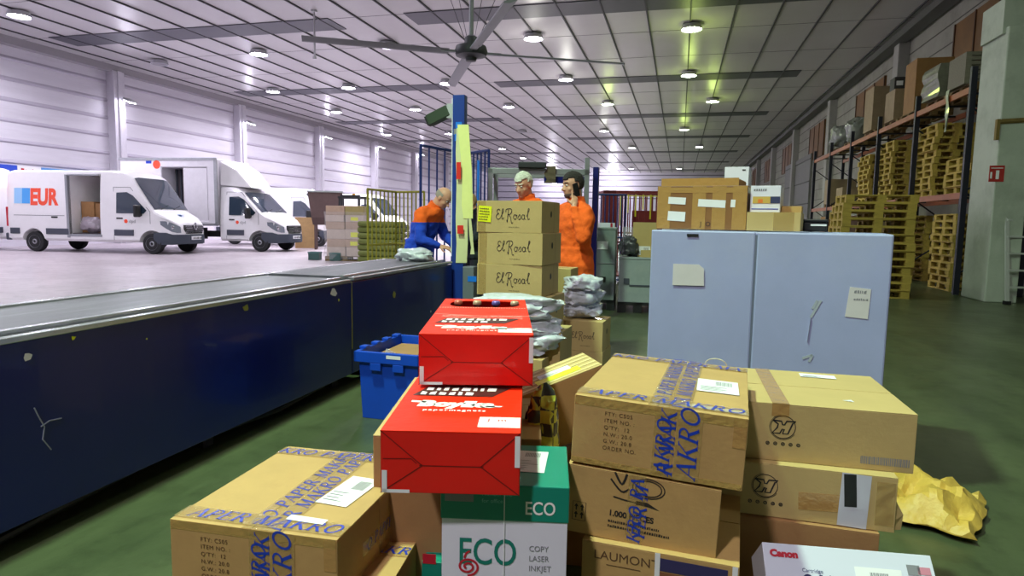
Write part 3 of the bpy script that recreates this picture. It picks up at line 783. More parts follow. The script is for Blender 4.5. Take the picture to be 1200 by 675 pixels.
    # grille
    if nose == 'oval':
        gq = MB()
        q = [(-.52, .84), (-.46, .98), (.46, .98), (.52, .84), (.44, .69), (-.44, .69)]
        gq.add([(L - .1 + .11, y, z) for y, z in q] + [(L - .3, y, z) for y, z in q], [(0, 1, 2, 3, 4, 5), (6, 7, 8, 9, 10, 11)] + [(i, (i + 1) % 6, 6 + (i + 1) % 6, 6 + i) for i in range(6)])
        g = ob('grille', gq, BLACK, t)
        q = MB()
        for z in (.74, .81, .88, .945): q.box(L + .01, L + .028, -.47, .47, z - .009, z + .009)
        ob('grille_bar', q, CHROME, g)
        if nose == 'oval' and emblem == 'diamond':
            q = MB(); pts = [(0, .13), (.085, 0), (0, -.13), (-.085, 0), (0, .13)]
            for a, b in zip(pts[:-1], pts[1:]): q.bar((L + .05, a[0], .93 + a[1]), (L + .05, b[0], .93 + b[1]), .035)
            ob('emblem', q, CHROME, g)
        else:
            q = MB(); c8 = [(.11 * math.cos(2*PI*i/20), .11 * math.sin(2*PI*i/20)) for i in range(21)]
            for a, b in zip(c8[:-1], c8[1:]): q.bar((L + .045, a[0], .84 + a[1]), (L + .045, b[0], .84 + b[1]), .018)
            for k in range(3):
                a = PI / 2 + k * 2 * PI / 3; q.bar((L + .045, 0, .84), (L + .045, .1 * math.cos(a), .84 + .1 * math.sin(a)), .02)
            ob('emblem', q, CHROME, g)
    # headlights wrap the corner
    for sy in (-1, 1):
        q = MB(); pr = []
        for (x, z1, z2) in [(5.62, .98, 1.1), (5.78, .86, 1.1), (5.92, .76, 1.06), (6.05, .72, .98), (6.13, .72, .92)]:
            w_ = interp(plan, ox + x) + .012
            pr.append((ox + x, w_, z1, z2))
        vs = []
        for x, w_, z1, z2 in pr: vs += [(x + .02, sy * (w_ + .005), z1), (x, sy * (w_ - .0), z2), (x - .1, sy * (w_ - .15), z2), (x - .1, sy * (w_ - .15), z1)]
        q.add(vs, [(4*i+a, 4*i+b, 4*i+4+b, 4*i+4+a) for i in range(4) for a, b in ((0, 1), (1, 2), (2, 3), (3, 0))] + [(0, 1, 2, 3), (16, 17, 18, 19)])
        hl = ob('headlight', q, LAMPG, t, smooth=40)
        ob('reflector', MB().at((ox + 5.95, sy * (interp(plan, ox + 5.95) + .012), .9)).ell((0, 0, 0), .07, .02, .07), CHROME, hl, smooth=True)
    # windscreen
    q = MB(); vs = []; n = 8; m_ = 6
    for j in range(m_ + 1):
        k = j / m_; x = ox + 4.66 + (5.38 - 4.66) * k
        z = interp(top, x) + .022
        hw_ = halfw(x, z) - .1 + .02 * k
        for i in range(n + 1):
            y = -hw_ + 2 * hw_ * i / n; e = (y / hw_) ** 2
            vs.append((x + .012, y, z + .012 - (.03 if abs(y) > hw_ * .9 else .0) + .004))
    q.add(vs, [(j*(n+1)+i, j*(n+1)+i+1, (j+1)*(n+1)+i+1, (j+1)*(n+1)+i) for j in range(m_) for i in range(n)])
    ws_ = ob('windscreen', q, GLASS, t, smooth=True)
    q = MB(); 
    for sy in (-.55, .1):
        q.bar((ox + 5.4, sy, interp(top, ox + 5.4) + .05), (ox + 5.3, sy + .5, interp(top, ox + 5.3) + .05), .02)
    ob('wiper', q, BLACK, ws_)
    # side windows, door lines, handles, mirrors, strips
    for sy in (-1, 1):
        poly = [(4.12, 1.34), (4.12, 2.02), (4.5, 2.04), (4.72, 1.93), (5.2, 1.44), (5.1, 1.34)]
        q = MB(); vs = [(ox + x, sy * (halfw(ox + x, z) + .022), z) for x, z in poly]
        q.add(vs, [tuple(range(6))]); ob('side_window', q, GLASS, t, norm=False)
        q = MB()
        for pl in [[(4.0, .45), (4.0, 2.2)], [(4.0, 2.2), (4.6, 2.2), (5.3, 1.4), (5.3, 1.0)]]:
            for a, b in zip(pl[:-1], pl[1:]): q.bar((ox + a[0], sy * (halfw(ox + a[0], a[1]) + .001), a[1]), (ox + b[0], sy * (halfw(ox + b[0], b[1]) + .001), b[1]), .012)
        ob('door_seam', q, GREYTRIM, t)
        mr = ob('mirror', MB().at((ox + 4.98, sy * (hw + .16), 1.42)).box(-.07, .07, -.11, .11, -.2, .2), BLACK, t, bevel=.04, seg=3)
        ob('mirror_arm', MB().bar((ox + 5.0, sy * (hw - .02), 1.3), (ox + 4.98, sy * (hw + .1), 1.34), .06, .1), BLACK, mr)
        ob('door_handle', MB().box(ox + 4.12, ox + 4.34, sy * (hw + .012) - .015, sy * (hw + .012) + .015, 1.15, 1.2), BLACK, t, bevel=.01)
        q = MB()
        segs = [(4.02, 4.72)] if cab_only else [(.15, L - .87 - wb - .5 - ox), (L - .87 - wb + .5 - ox, 2.36 if cargo_open else 3.96), (4.02, 4.72)]
        if cab_only: segs = [(4.02, 4.72)]
        for a, b in segs:
            if b > a + .1: ob('side_moulding', MB().box(ox + a, ox + b, sy * (hw + .012) - .02, sy * (hw + .012) + .02, .6, .8), GREYTRIM, t, bevel=.01)
    # red cube logo and word on the cab door
    q = MB().cyl((ox + 4.45, -hw - .003, 1.08), (ox + 4.45, -hw - .007, 1.08), .07, n=6); ob('door_logo', q, ORANGEINK, t)
    tm = text_mb('dpd', .16); q = MB(); q.add([(ox + 4.56 + v.x, -hw - .006, 1.03 + v.y) for v in tm.v], tm.f); ob('door_lettering', q, GREYINK, t, norm=False)
    if not cab_only:
        for sy in (-1, 1):
            ob('tail_light', MB().box(-.01, .07, sy * (hw - .04) - .03, sy * (hw - .04) + .035, .85, 1.5), mat('tail_red', rgb(190, 30, 50), .3), t, bevel=.01)
        ob('rear_bumper', MB().box(-.08, .12, -hw + .02, hw - .02, .38, .62), GREYTRIM, t, bevel=.03)
        q = MB().box(.3, 2.2, -hw - .004, -hw + .01, 1.25, 1.26) if not text else MB().box(.3, ox + 2.2, -hw - .004, -hw + .01, 1.22, 1.235)
        ob('panel_seam', q, GREYTRIM, t)
        if not cargo_open or True:
            ob('side_handle', MB().box(ox + 1.72, ox + 1.95, -hw - .03, -hw, 1.15, 1.2), BLACK, t, bevel=.01)
    if text:
        z0, x1 = 1.62, ox + .98
        def hwv(x, z): return -(halfw(x, z) + .006)
        def quad(a, b, c_, d_, m, nm):
            ob(nm, MB().add([(a, hwv(a, c_), c_), (b, hwv(b, c_), c_), (b, hwv(b, d_), d_), (a, hwv(a, d_), d_)], [(0, 1, 2, 3)]), m, t, norm=False)
        quad(ox + .32, ox + .62, 1.62, 2.14, LLBLUE, 'logo_panel'); quad(ox + .62, ox + .92, 1.62, 2.14, LBLUE, 'logo_panel')
        tm = text_mb(text, .74, bold=.035, sx=.76); q = MB(); q.add([(x1 - .06 + v.x, hwv(x1, 1.62 + v.y), 1.6 + v.y) for v in tm.v], tm.f)
        ob('side_lettering', q, ORANGEINK, t, norm=False)
    return t

# van with the open side door: wheels fixed where they stand on the floor
wf = P(179, 298, z=0); wr = P(44, 294, d=22.2); wr.z = 0
def place_vehicle(t, L, front_wheel_right, heading, hw=1.03, scale=1.0):
    """put the right-hand front wheel's outer foot on the point"""
    c, s_ = math.cos(heading), math.sin(heading)
    lx, ly = (L - .87) * scale, -(hw - .05) * scale
    t.location = (front_wheel_right.x - (c * lx - s_ * ly), front_wheel_right.y - (s_ * lx + c * ly), 0)
    t.rotation_euler = (0, 0, heading); t.scale = (scale,) * 3
va = vehicle('white van with open side door and red EUR lettering', 'van', cargo_open=True, emblem='diamond', text='EUR', H=2.76)
place_vehicle(va, 6.2, wf, R(7))
q = MB()
for (a, m, w_) in [((6.0, 1.135), LBLUE, .1)]: pass
ob('bonnet_stripe', MB().box(5.62, 5.8, -.1, .12, 1.315, 1.325), LBLUE, va, rot=(0, 0, 0))
def in_vehicle(t, p):
    return t.matrix_basis @ Vector(p)
bpy.context.view_layer.update()
def vbox(name, label, t, lo, hi, m, cat='box', bev=.01, group=None):
    o = ob(name, MB().box(-(hi[0]-lo[0])/2, (hi[0]-lo[0])/2, -(hi[1]-lo[1])/2, (hi[1]-lo[1])/2, 0, hi[2]-lo[2]), m, None, bevel=bev)
    o.location = in_vehicle(t, ((lo[0]+hi[0])/2, (lo[1]+hi[1])/2, lo[2])); o.rotation_euler = t.rotation_euler
    return tag(o, label, cat, group)
vbox('carton', 'tall brown carton inside the open van, left one', va, (2.42, -.55, .66), (2.9, .1, 1.72), KRAFTD)
vbox('carton', 'wide brown carton inside the open van, right one', va, (2.92, -.5, .66), (3.48, .15, 1.66), KRAFTD)
def polybag(name, label, loc, sx, sy, sz, seed=0, rz=0, m=None, cat='bag', group=None, sub=4):
    bm = bmesh.new(); bmesh.ops.create_icosphere(bm, subdivisions=sub, radius=1)
    sd = Vector((seed * 3.1, seed * 1.7, 0))
    for v in bm.verts:
        d = v.co.copy(); n = mnoise.noise(d * 1.4 + sd) * .34 - abs(mnoise.noise(d * 3.1 + sd)) * .3 - abs(mnoise.noise(d * 7 + sd)) * .1 + .08
        s_ = 1 + n
        x, y, z = d.x, d.y, d.z
        k = 1 / max(abs(x), abs(y), .6) ** .35
        v.co = Vector((x * k * sx * s_, y * k * sy * s_, (math.copysign(abs(z) ** .7, z) * sz * (1 + n * 1.4))))
    zm = min(v.co.z for v in bm.verts)
    for v in bm.verts: v.co.z = max(v.co.z - zm - sz * .12, 0)
    me = bpy.data.meshes.new(name); bm.to_mesh(me); bm.free()
    o = ob(name, me, m or POLY, None, smooth=70, loc=loc, rot=(0, 0, rz))
    return tag(o, label, cat, group)
o = polybag('polybag', 'crumpled clear plastic bag on the open van floor', in_vehicle(va, (3.0, -.78, .66)), .38, .17, .24, 3, m=mat('van_polybag', rgb(150, 140, 150), .3, coat=.4, bump=.5, bscale=12))
# box truck
tk = vehicle('white box truck with roof fairing and open side hatch', 'box_truck', H=2.42, cab_only=3.75, text=None, group='parked box truck')
TB = mat('truck_box_panel', rgb(226, 222, 230), .45, var=.04)
bxx = MB().box(-.4, 3.68, -1.1, 1.1, .95, 3.42)
bo = ob('cargo_box', bxx, TB, tk); boolean(bo, [MB().box(1.4, 3.3, -1.3, -.3, 1.1, 3.1)])
b_ = bo.modifiers.new('bevel', 'BEVEL'); b_.width = .03; b_.limit_method = 'ANGLE'
ob('hatch_panel', MB().box(2.3, 3.28, -1.08, -1.05, 1.12, 3.08), TB, bo)
q = MB().box(1.42, 2.3, -.36, -.33, 1.12, 3.08); ob('dark_lining', q, mat('hatch_dark', rgb(78, 72, 80), .7), bo)
q = MB()
for k in range(5): q.box(1.48 + k * .18, 1.52 + k * .18, -.42, -.36, 1.12, 3.08)
ob('hatch_slat', q, GREYTRIM, bo)
ob('corner_strip', MB().box(3.6, 3.72, -1.13, -1.08, .95, 3.44).box(-.42, 3.7, -1.13, -1.09, 3.36, 3.45).box(-.42, 3.7, -1.13, -1.09, .93, 1.02), STEEL, bo)
ob('chassis', MB().box(-.35, 4.2, -.42, -.32, .5, .72).box(-.35, 4.2, .32, .42, .5, .72).box(-.35, -.25, -.9, .9, .45, .62).box(.5, .62, -.42, .42, .5, .95).box(3.3, 3.42, -.42, .42, .5, .95).box(1.6, 2.8, -.95, -.45, .42, .85), DSTEEL, tk)
q = MB().add([(3.72, -.95, 2.45), (3.72, .95, 2.45), (3.72, .9, 3.36), (3.72, -.9, 3.36), (4.9, -.72, 2.36), (4.9, .72, 2.36), (4.3, .8, 3.05), (4.3, -.8, 3.05)],
             [(0, 3, 2, 1), (4, 5, 6, 7), (0, 1, 5, 4), (3, 7, 6, 2), (0, 4, 7, 3), (1, 2, 6, 5)])
ob('roof_fairing', q, WHITECAR, tk, bevel=.05, seg=3)
ob('logo_dot', MB().cyl((1.2, -1.101, 3.2), (1.2, -1.106, 3.2), .16, n=20), ORANGEINK, bo)
ob('logo_bar', MB().box(.75, .98, -1.107, -1.1, 3.24, 3.34), BLUEINK, bo)
place_vehicle(tk, 6.2, P(305, 295, z=0), R(4))
# further vans
vc = vehicle('white van nose beside the box truck, red cloth behind its windscreen', 'van', H=2.62, emblem='star', group='parked delivery vans')
place_vehicle(vc, 6.2, P(352, 289, z=0) + Vector((.6, .5, 0)), R(2))
vd = vehicle('white van farthest along the wall behind the brown hopper', 'van', H=2.6, emblem='star', group='parked delivery vans')
place_vehicle(vd, 6.2, Vector((-15.2, 31.6, 0)), R(-2))
ve = vehicle('white van cut off by the far left edge of the picture', 'van', H=2.86, L=6.6, wb=4.4, emblem='star')
ve.location = (-23.93, 18.2, 0); ve.rotation_euler = (0, 0, R(-90))
tm = text_mb('EUR', .62, bold=.03)
# its visible flank is the one facing the hall
q = MB(); q.add([(1.8 - v.x, 1.045, 1.95 + v.y) for v in tm.v], tm.f); ob('side_lettering', q, ORANGEINK, ve, norm=False)
# blue and red banner on the wall behind the vans
t = thing('banner', 'long narrow blue and white sign board above the vans on left wall', 'sign', (WX + .1, 19, 0))
for (u0, u1, m, nm) in [(-30, 20, mat('banner_blue', rgb(30, 70, 190), .5), 'blue_field'), (20.5, 48, PAPER, 'white_field'), (48.5, 112, mat('banner_light_blue', rgb(90, 150, 215), .5), 'light_blue_field')]:
    a, b = P(u0, 195, x=WX + .1), P(u1, 195, x=WX + .1)
    ob(nm, MB().at((-WX - .1, -19, 0)).box(WX + .04, WX + .1, a.y, b.y, 2.75, 3.12), m, t)
a = P(24, 195, x=WX + .1); tm = scribble(.8, .22, 1, 5); q = MB().at((-WX - .1, -19, 0)); q.add([(WX + .106, a.y + v.x, 2.82 + v.y) for v in tm.v], tm.f); ob('red_lettering', q, REDINK, t, norm=False)

# ------------------------------------------------------------------ things on the left floor
pw_ = P(363, 291, z=0)
o = ob('plywood_sheet', MB().at((0, 0, 0), rx=R(-9)).box(-.42, .42, -.02, .02, 0, 1.3), PWOOD, None, loc=(pw_.x, pw_.y - .3, .02), rot=(0, 0, R(30))); tag(o, 'light plywood sheet leaning beside the white van noses', 'board')
# brown hopper
hp = P(382, 262, d=27); hb = Vector((hp.x, hp.y, 0))
t = thing('hopper', 'dark brown tapering hopper standing behind the wrapped pallet', 'hopper', hb, R(28))
HB = mat('hopper_brown', rgb(88, 68, 66), .6, var=.12)
zt = hz(382, 226, hb); zm = hz(382, 255, hb)
ob('hopper_body', MB().loft([[(-.5, -.4, zm - .3), (.5, -.4, zm - .3), (.5, .4, zm - .3), (-.5, .4, zm - .3)], [(-.55, -.5, zm), (.55, -.5, zm), (.55, .5, zm), (-.55, .5, zm)], [(-.68, -.6, zt), (.68, -.6, zt), (.68, .6, zt), (-.68, .6, zt)]]), HB, t, bevel=.02)
ob('rim', MB().box(-.7, .7, -.62, -.56, zt, zt + .06).box(-.7, .7, .56, .62, zt, zt + .06), STEEL, t)
for sx in (-.4, .4):
    for sy in (-.35, .35): ob('leg', MB().box(sx - .05, sx + .05, sy - .05, sy + .05, 0, zm - .25), HB, t)
# forklift behind the wrapped pallet
fk = P(412, 262, d=24); 
t = thing('forklift', 'dark forklift mast and cab behind the wrapped pallet', 'forklift', (fk.x, fk.y, 0), R(20))
ob('chassis', MB().box(-.5, .5, -.2, 1.3, .25, 1.0), DSTEEL, t, bevel=.06)
ob('overhead_guard', MB().box(-.5, -.44, .2, .26, 1, 2.05).box(.44, .5, .2, .26, 1, 2.05).box(-.5, -.44, 1.1, 1.16, 1, 2.05).box(.44, .5, 1.1, 1.16, 1, 2.05).box(-.52, .52, .15, 1.2, 2.03, 2.1), DSTEEL, t)
ob('mast', MB().box(-.35, -.27, -.32, -.22, .1, 2.15).box(.27, .35, -.32, -.22, .1, 2.15).box(-.35, .35, -.3, -.24, 2.05, 2.14).box(-.35, .35, -.3, -.24, 1.2, 1.28), DSTEEL, t)
ob('beacon', MB().cyl((.0, .6, 2.1), (0, .6, 2.22), .06), mat('amber_beacon', rgb(240, 170, 20), .3), t)
for sx in (-1, 1):
    for yy in (.05, 1.05): ob('wheel', MB().cyl((sx * .42, yy, .25), (sx * .56, yy, .25), .25, n=20), RUBBER, t)
ob('seat', MB().box(-.25, .25, .5, .95, 1.0, 1.15).box(-.25, .25, .85, .98, 1.1, 1.5), BLACK, t, bevel=.03)
# pallet + wrapped cartons
def pallet_mb(L=1.2, W=.8, H=.144, rnd=None, broken=False):
    q = MB(); b = .022
    for k, (w_, y) in enumerate([(.145, 0), (.1, .1675), (.145, .3275), (.1, .5275), (.145, .655)]):
        q.box(-L/2, L/2, -W/2 + y, -W/2 + y + w_, H - b, H)
    for x in (-L/2, -.0725, L/2 - .145): q.box(x, x + .145, -W/2, W/2, H - 2*b, H - b)
    for x in (-L/2, -.0725, L/2 - .145):
        for y, w_ in ((-W/2, .1), (-.0725, .145), (W/2 - .1, .1)): q.box(x, x + .145, y, y + w_, b, H - 2*b)
    for y, w_ in ((-W/2, .1), (-.0725, .145), (W/2 - .1, .1)): q.box(-L/2, L/2, y, y + w_, 0, b)
    return q
PALME = pallet_mb().mesh('pallet'); fixn(PALME); PALME.materials.append(PALLETY)
PALMB = PALME.copy(); PALMB.materials.clear(); PALMB.materials.append(PALLETB)
def pallet(x, y, z, rz, label, group=None, old=False):
    o = bpy.data.objects.new('pallet', PALMB if old else PALME); COL.objects.link(o); o.location = (x, y, z); o.rotation_euler = (0, 0, rz)
    return tag(o, label, 'pallet', group)
def stack(x, y, z, rz, n, where, group, seed=0, jit=.03, old=False):
    rnd = random.Random(seed)
    for k in range(n):
        pallet(x + rnd.uniform(-jit, jit), y + rnd.uniform(-jit, jit), z + k * .1445, rz + rnd.uniform(-.03, .03), '%s pallet, %s from the top %s' % ('weathered wooden' if old else 'yellowish wooden', ORD[n - 1 - k] if k < n - 1 else 'first', where), group, old)
wp = P(408, 305, z=0)
pallet(wp.x, wp.y, 0, R(15), 'wooden pallet under the film-wrapped cartons near the vans', None, True)
rnd = random.Random(5); z = .146; k = 0
CART = [mat('wrapped_carton_a', rgb(190, 160, 140), .7, var=.1), mat('wrapped_carton_b', rgb(206, 186, 176), .7, var=.1), mat('wrapped_carton_c', rgb(168, 150, 96), .7, var=.1)]
for lv in range(6):
    h_ = [.3, .26, .32, .24, .22, .3][lv] * .92
    for sx in (-1, 1):
        w_ = .56
        o = ob('carton', MB().box(-w_/2, w_/2, -.36, .36, 0, h_), CART[(lv + sx) % 2 if not (lv == 5 and sx == 1) else 2], None, bevel=.01)
        o.rotation_euler = (0, 0, R(15) + rnd.uniform(-.04, .04)); c_, s_ = math.cos(R(15)), math.sin(R(15))
        dx = sx * .29 + rnd.uniform(-.015, .015); o.location = (wp.x + c_ * dx, wp.y + s_ * dx, z)
        tag(o, 'film-wrapped carton on the pallet near the vans, %s row from the top, %s' % (['sixth', 'fifth', 'fourth', 'third', 'second', 'first'][lv], 'left' if sx < 0 else 'right'), 'box', 'film-wrapped cartons near the vans')
        if (lv, sx) in ((4, 1), (1, 1), (2, 1)): ob('yellow_label', MB().box(-.12, .1, -.366, -.361, h_*.2, h_*.7), YLABEL, o)
    z += h_ + .003
q = MB().loft([[(-.62 - .02*math.sin(zz*9), -.4 - .02*math.sin(zz*7), zz), (.62 + .02*math.sin(zz*8), -.4, zz), (.62, .4, zz), (-.62, .4, zz)] for zz in [.05 + .12 * i for i in range(int((z - .02) / .12))]])
o = ob('stretch_film', q, FILM, None, loc=(wp.x, wp.y, .0), rot=(0, 0, R(15)), smooth=60); tag(o, 'clear stretch film wound around the cartons near the vans', 'film')
for (px, lab) in [((364, 305), 'small dark teal crate on the floor left of the wrapped pallet'), ((389, 306), 'small grey-green crate on the floor close to the wrapped pallet')]:
    g = P(*px, z=0)
    t = thing('crate', lab, 'crate', (g.x, g.y + .25, 0), R(12))
    ob('crate_body', MB().box(-.16, .16, -.12, .12, 0, .02).box(-.17, .17, -.13, -.115, 0, .25).box(-.17, .17, .115, .13, 0, .25).box(-.17, -.155, -.12, .12, 0, .25).box(.155, .17, -.12, .12, 0, .25), mat('teal_crate', rgb(60, 92, 90), .5), t, bevel=.008)
    ob('rim', MB().box(-.18, .18, -.14, -.13, .21, .25).box(-.18, .18, .13, .14, .21, .25), mat('teal_rim', rgb(84, 120, 120), .5), t)

# ------------------------------------------------------------------ roll cages
def panel_bars(q, a, b, z0, z1, n, r=.014, rails=(0, .5, 1), frame=.021):
    a, b = Vector(a), Vector(b)
    for k in range(n + 1):
        p = a.lerp(b, k / n); rr = frame if k in (0, n) else r; q.cyl((p.x, p.y, z0), (p.x, p.y, z1), rr, n=6)
    for f in rails:
        z_ = z0 + (z1 - z0) * f; q.cyl((a.x, a.y, z_), (b.x, b.y, z_), frame, n=6)
def cage(label, pts, z0, z1, n, m, mid=(0, .5, 1), group=None, wheels=True):
    c = sum((Vector((p[0], p[1], 0)) for p in pts), Vector()) / len(pts)
    t = thing('roll_cage', label, 'roll cage', (c.x, c.y, 0), 0, group)
    for a, b in zip(pts[:-1], pts[1:]):
        q = MB().at(-c); panel_bars(q, a, b, z0, z1, n, rails=mid); ob('side_grid', q, m, t, smooth=40)
    q = MB().at(-c); lo = [Vector((p[0], p[1], z0)) for p in pts]
    if len(pts) == 3: lo.append(lo[0] + lo[2] - lo[1])
    q.add([(v.x, v.y, z0 - .02) for v in lo] + [(v.x, v.y, z0 + .02) for v in lo], [tuple(range(len(lo)))[::-1], tuple(range(len(lo), 2 * len(lo)))] + [(i, (i + 1) % len(lo), len(lo) + (i + 1) % len(lo), len(lo) + i) for i in range(len(lo))])
    ob('base', q, m, t)
    if wheels:
        for v in lo:
            g = v.lerp(Vector((c.x, c.y, v.z)), .1)
            ob('castor', MB().at(-c).cyl((g.x - .02, g.y, .06), (g.x + .02, g.y, .06), .06, n=14).box(g.x - .03, g.x + .03, g.y - .03, g.y + .03, .06, z0), BLACK, t)
    return t
ya, yb, yc_ = P(431, 262, d=11.2), P(464, 262, d=12.2), P(497, 262, d=11.9)
zt = hz(464, 225, yb)
cage('yellow-green roll cage between the vans and the man in blue', [ya, yb, yc_], .15, zt, 7, YCAGE, mid=(0, .42, 1))
# blue cage behind the man
ba, bb, bc_ = P(493, 260, d=8.9), P(546, 260, d=9.9), P(572, 260, d=9.4)
t = cage('tall blue roll cage behind the man in blue and orange', [ba, bb, bc_], .15, hz(548, 180, bb), 6, BCAGE, mid=(0, .45, 1))
ob('blue_strap', MB().at(-t.location).cyl((P(560, 260, d=8.8).x, P(560, 260, d=8.8).y, 1.1), (P(560, 260, d=8.8).x, P(560, 260, d=8.8).y, 2.1), .018), mat('bright_blue_sticker', rgb(30, 120, 230), .4), t)
# goods seen through the yellow cage: a stack of film-wrapped bags on a pallet
gs = P(448, 285, d=15.5)
pallet(gs.x, gs.y, 0, R(10), 'wooden pallet behind the yellow-green roll cage', None, True)
for k in range(8):
    o = ob('sack', MB().box(-.5, .5, -.36, .36, 0, .135), mat('olive_sack', rgb(120, 124, 62), .6, var=.2), None, bevel=.05, seg=3, loc=(gs.x, gs.y, .146 + k * .137), rot=(0, 0, R(10) + random.uniform(-.05, .05)))
    tag(o, 'flat olive sack behind the roll cage, %s of its stack' % (ORD[7 - k] if k < 7 else 'topmost'), 'sack', 'stacked olive sacks')
# steel portal frame
dF = 8.0
fl, fr = P(574, 262, d=dF), P(686, 262, d=dF)
ax = (fr - fl); ax.z = 0; W_ = ax.length; ax.normalize(); nn = Vector((-ax.y, ax.x, 0))
zt = hz(574, 191, fl)
t = thing('portal_frame', 'galvanised steel portal frame standing behind the three workers', 'frame', (fl.x, fl.y, 0), math.atan2(ax.y, ax.x))
D_ = .75
for (x, y) in [(0, 0), (W_, 0), (.05, D_), (W_ + .0, D_)]: ob('post', MB().box(x - .03, x + .03, y - .03, y + .03, 0, zt + (.08 if (x == W_ and y == 0) else -.06)), STEEL, t, bevel=.004)
for (y, dz) in [(0, 0), (D_, 0)]: ob('top_beam', MB().box(-.03, W_ + .03, y - .03, y + .03, zt - .13, zt - .06), STEEL, t, bevel=.004)
for x in (0, W_): ob('cross_beam', MB().box(x - .025, x + .025, 0, D_, zt - .12, zt - .06), STEEL, t)
ob('lower_beam', MB().box(0, W_, D_ - .03, D_ + .03, 1.2, 1.38), DSTEEL, t)
ob('blue_beam', MB().box(W_ * .56, W_, .0, .06, zt - .23, zt - .15), BLUEPAINT, t)
o = ob('scanner_box', MB().box(-.17, .17, -.1, .25, 0, .07), DSTEEL, None, bevel=.01); pz = fl + ax * (W_ * .43); o.location = (pz.x, pz.y, zt - .058); o.rotation_euler = (0, 0, math.atan2(ax.y, ax.x)); tag(o, 'flat dark box lying on top of the steel portal frame', 'box')
pz = fl + ax * (W_ * .62) - nn * .04
o = ob('hanging_cloth', MB().loft([[(-.06 + .02*math.sin(k*2), -.012, -k*.04), (.07, -.02 + .01*math.sin(k*3), -k*.04), (.05 - .012*k*.5, .004, -k*.04)] for k in range(6)]), mat('brown_cloth', rgb(92, 78, 62), .9, var=.2), None, loc=(pz.x, pz.y, zt - .03)); tag(o, 'small brown rag hanging over the steel frame beam', 'cloth')
bp_ = P(697, 262, d=8.3)
o = ob('blue_column', MB().box(-.035, .035, -.05, .05, 0, hz(697, 196, bp_)), BLUEPAINT, None, loc=(bp_.x, bp_.y, 0), bevel=.004); tag(o, 'narrow dark blue upright just right of the portal frame', 'post')
# maroon container rack
ra, rb = P(706, 262, d=14), P(775, 262, d=14); ax = (rb - ra); ax.z = 0; W_ = ax.length; ax.normalize()
zt = hz(706, 223, ra)
t = thing('cage_trolley', 'dark red metal cage trolley hung with yellow straps', 'trolley', (ra.x, ra.y, 0), math.atan2(ax.y, ax.x))
ob('side_panel', MB().box(0, .3, 0, .03, .15, zt), MAROON, t)
q = MB(); panel_bars(q, (.3, 0, 0), (W_, 0, 0), .15, zt, 8, rails=(0, .4, .96)); ob('front_grid', q, MAROON, t)
q = MB(); panel_bars(q, (0, 1, 0), (W_, 1, 0), .15, zt, 10, rails=(0, .5, 1)); ob('back_grid', q, MAROON, t)
ob('lower_panel', MB().box(W_ * .5, W_, -.01, .02, .5, zt - .42), MAROON, t)
ob('base', MB().box(0, W_, 0, 1, .12, .16), MAROON, t)
for x in (.1, W_ - .1):
    for y in (.1, .9): ob('castor', MB().cyl((x - .02, y, .06), (x + .02, y, .06), .06, n=12).box(x - .02, x + .02, y - .02, y + .02, .06, .13), BLACK, t)
ob('top_rail', MB().box(0, W_, 0, .03, zt - .05, zt).box(0, .03, 0, 1, zt - .05, zt).box(W_ - .03, W_, 0, 1, zt - .05, zt), MAROON, t)
q = MB()
for k in range(6): q.box(.36 + k * .16, .39 + k * .16, -.03, -.015, zt - .05 - [.7, .42, .5, .35, .55, .3][k], zt - .08)
q.box(.34, W_ - .05, -.03, -.02, zt - .12, zt - .1)
o = ob('yellow_strap', q, mat('yellow_strap', rgb(214, 196, 40), .6), t)
ba = P(699, 262, d=13); o = cage('dark blue roll cage between the frame and the red trolley', [ba, ba + Vector((.55, .2, 0)), ba + Vector((.5, .75, 0))], .15, 1.85, 7, BCAGE)

# grey pallet boxes in the middle distance
def sleeve(label, a, b, h, dpth, m, name='pallet_box', lid=True, foot=.15):
    ax = (b - a); ax.z = 0; W_ = ax.length; ax = Vector((math.cos(R(4)), math.sin(R(4)), 0))
    t = thing(name, label, 'pallet box', (a.x, a.y, 0), math.atan2(ax.y, ax.x), 'grey pallet boxes')
    ob('pallet_base', MB().box(0, .12, 0, dpth, 0, foot).box(W_/2 - .06, W_/2 + .06, 0, dpth, 0, foot).box(W_ - .12, W_, 0, dpth, 0, foot).box(0, W_, 0, dpth, foot - .04, foot), BLACK, t)
    ob('sleeve', MB().box(.01, W_ - .01, .01, dpth - .01, foot, h - .03), m, t, bevel=.012)
    if lid: ob('lid', MB().box(0, W_, 0, dpth, h - .035, h), m, t, bevel=.01)
    return t, W_
GB2 = mat('grey_green_sleeve', rgb(126, 136, 138), .5, var=.1, scale=2, dirt=rgb(170, 172, 160), dscale=2.5, damt=.4)
a, b = P(668, 362, z=0), P(719, 365, z=0)
ztl = hz(715, 267, b)
g1, W_ = sleeve('tall scuffed grey pallet box beside the man on the phone', a, b, ztl, 1.0, GB2)
ob('seam', MB().box(.01, W_ - .01, -.002, .012, .68 * ztl / 1.2, .68 * ztl / 1.2 + .012), GREYINK, g1)
ob('label_card', MB().box(W_ - .3, W_ - .12, -.004, .01, ztl - .32, ztl - .2), PAPER, g1)
ob('label_card', MB().box(W_ - .62, W_ - .5, -.004, .01, ztl - .38, ztl - .14), PAPER, g1)
ob('latch', MB().box(W_ - .22, W_ - .14, -.01, .01, .42, .5), BLACK, g1)
a2, b2 = P(723, 366, z=0), P(770, 367, z=0)
ztr = hz(730, 301, a2)
g2, W2 = sleeve('low grey pallet box with open top between tall one and grey sleeve box', a2, b2, ztr, 1.0, mat('light_grey_sleeve', rgb(150, 160, 162), .5, var=.08, dirt=rgb(180, 184, 176), dscale=2, damt=.4))
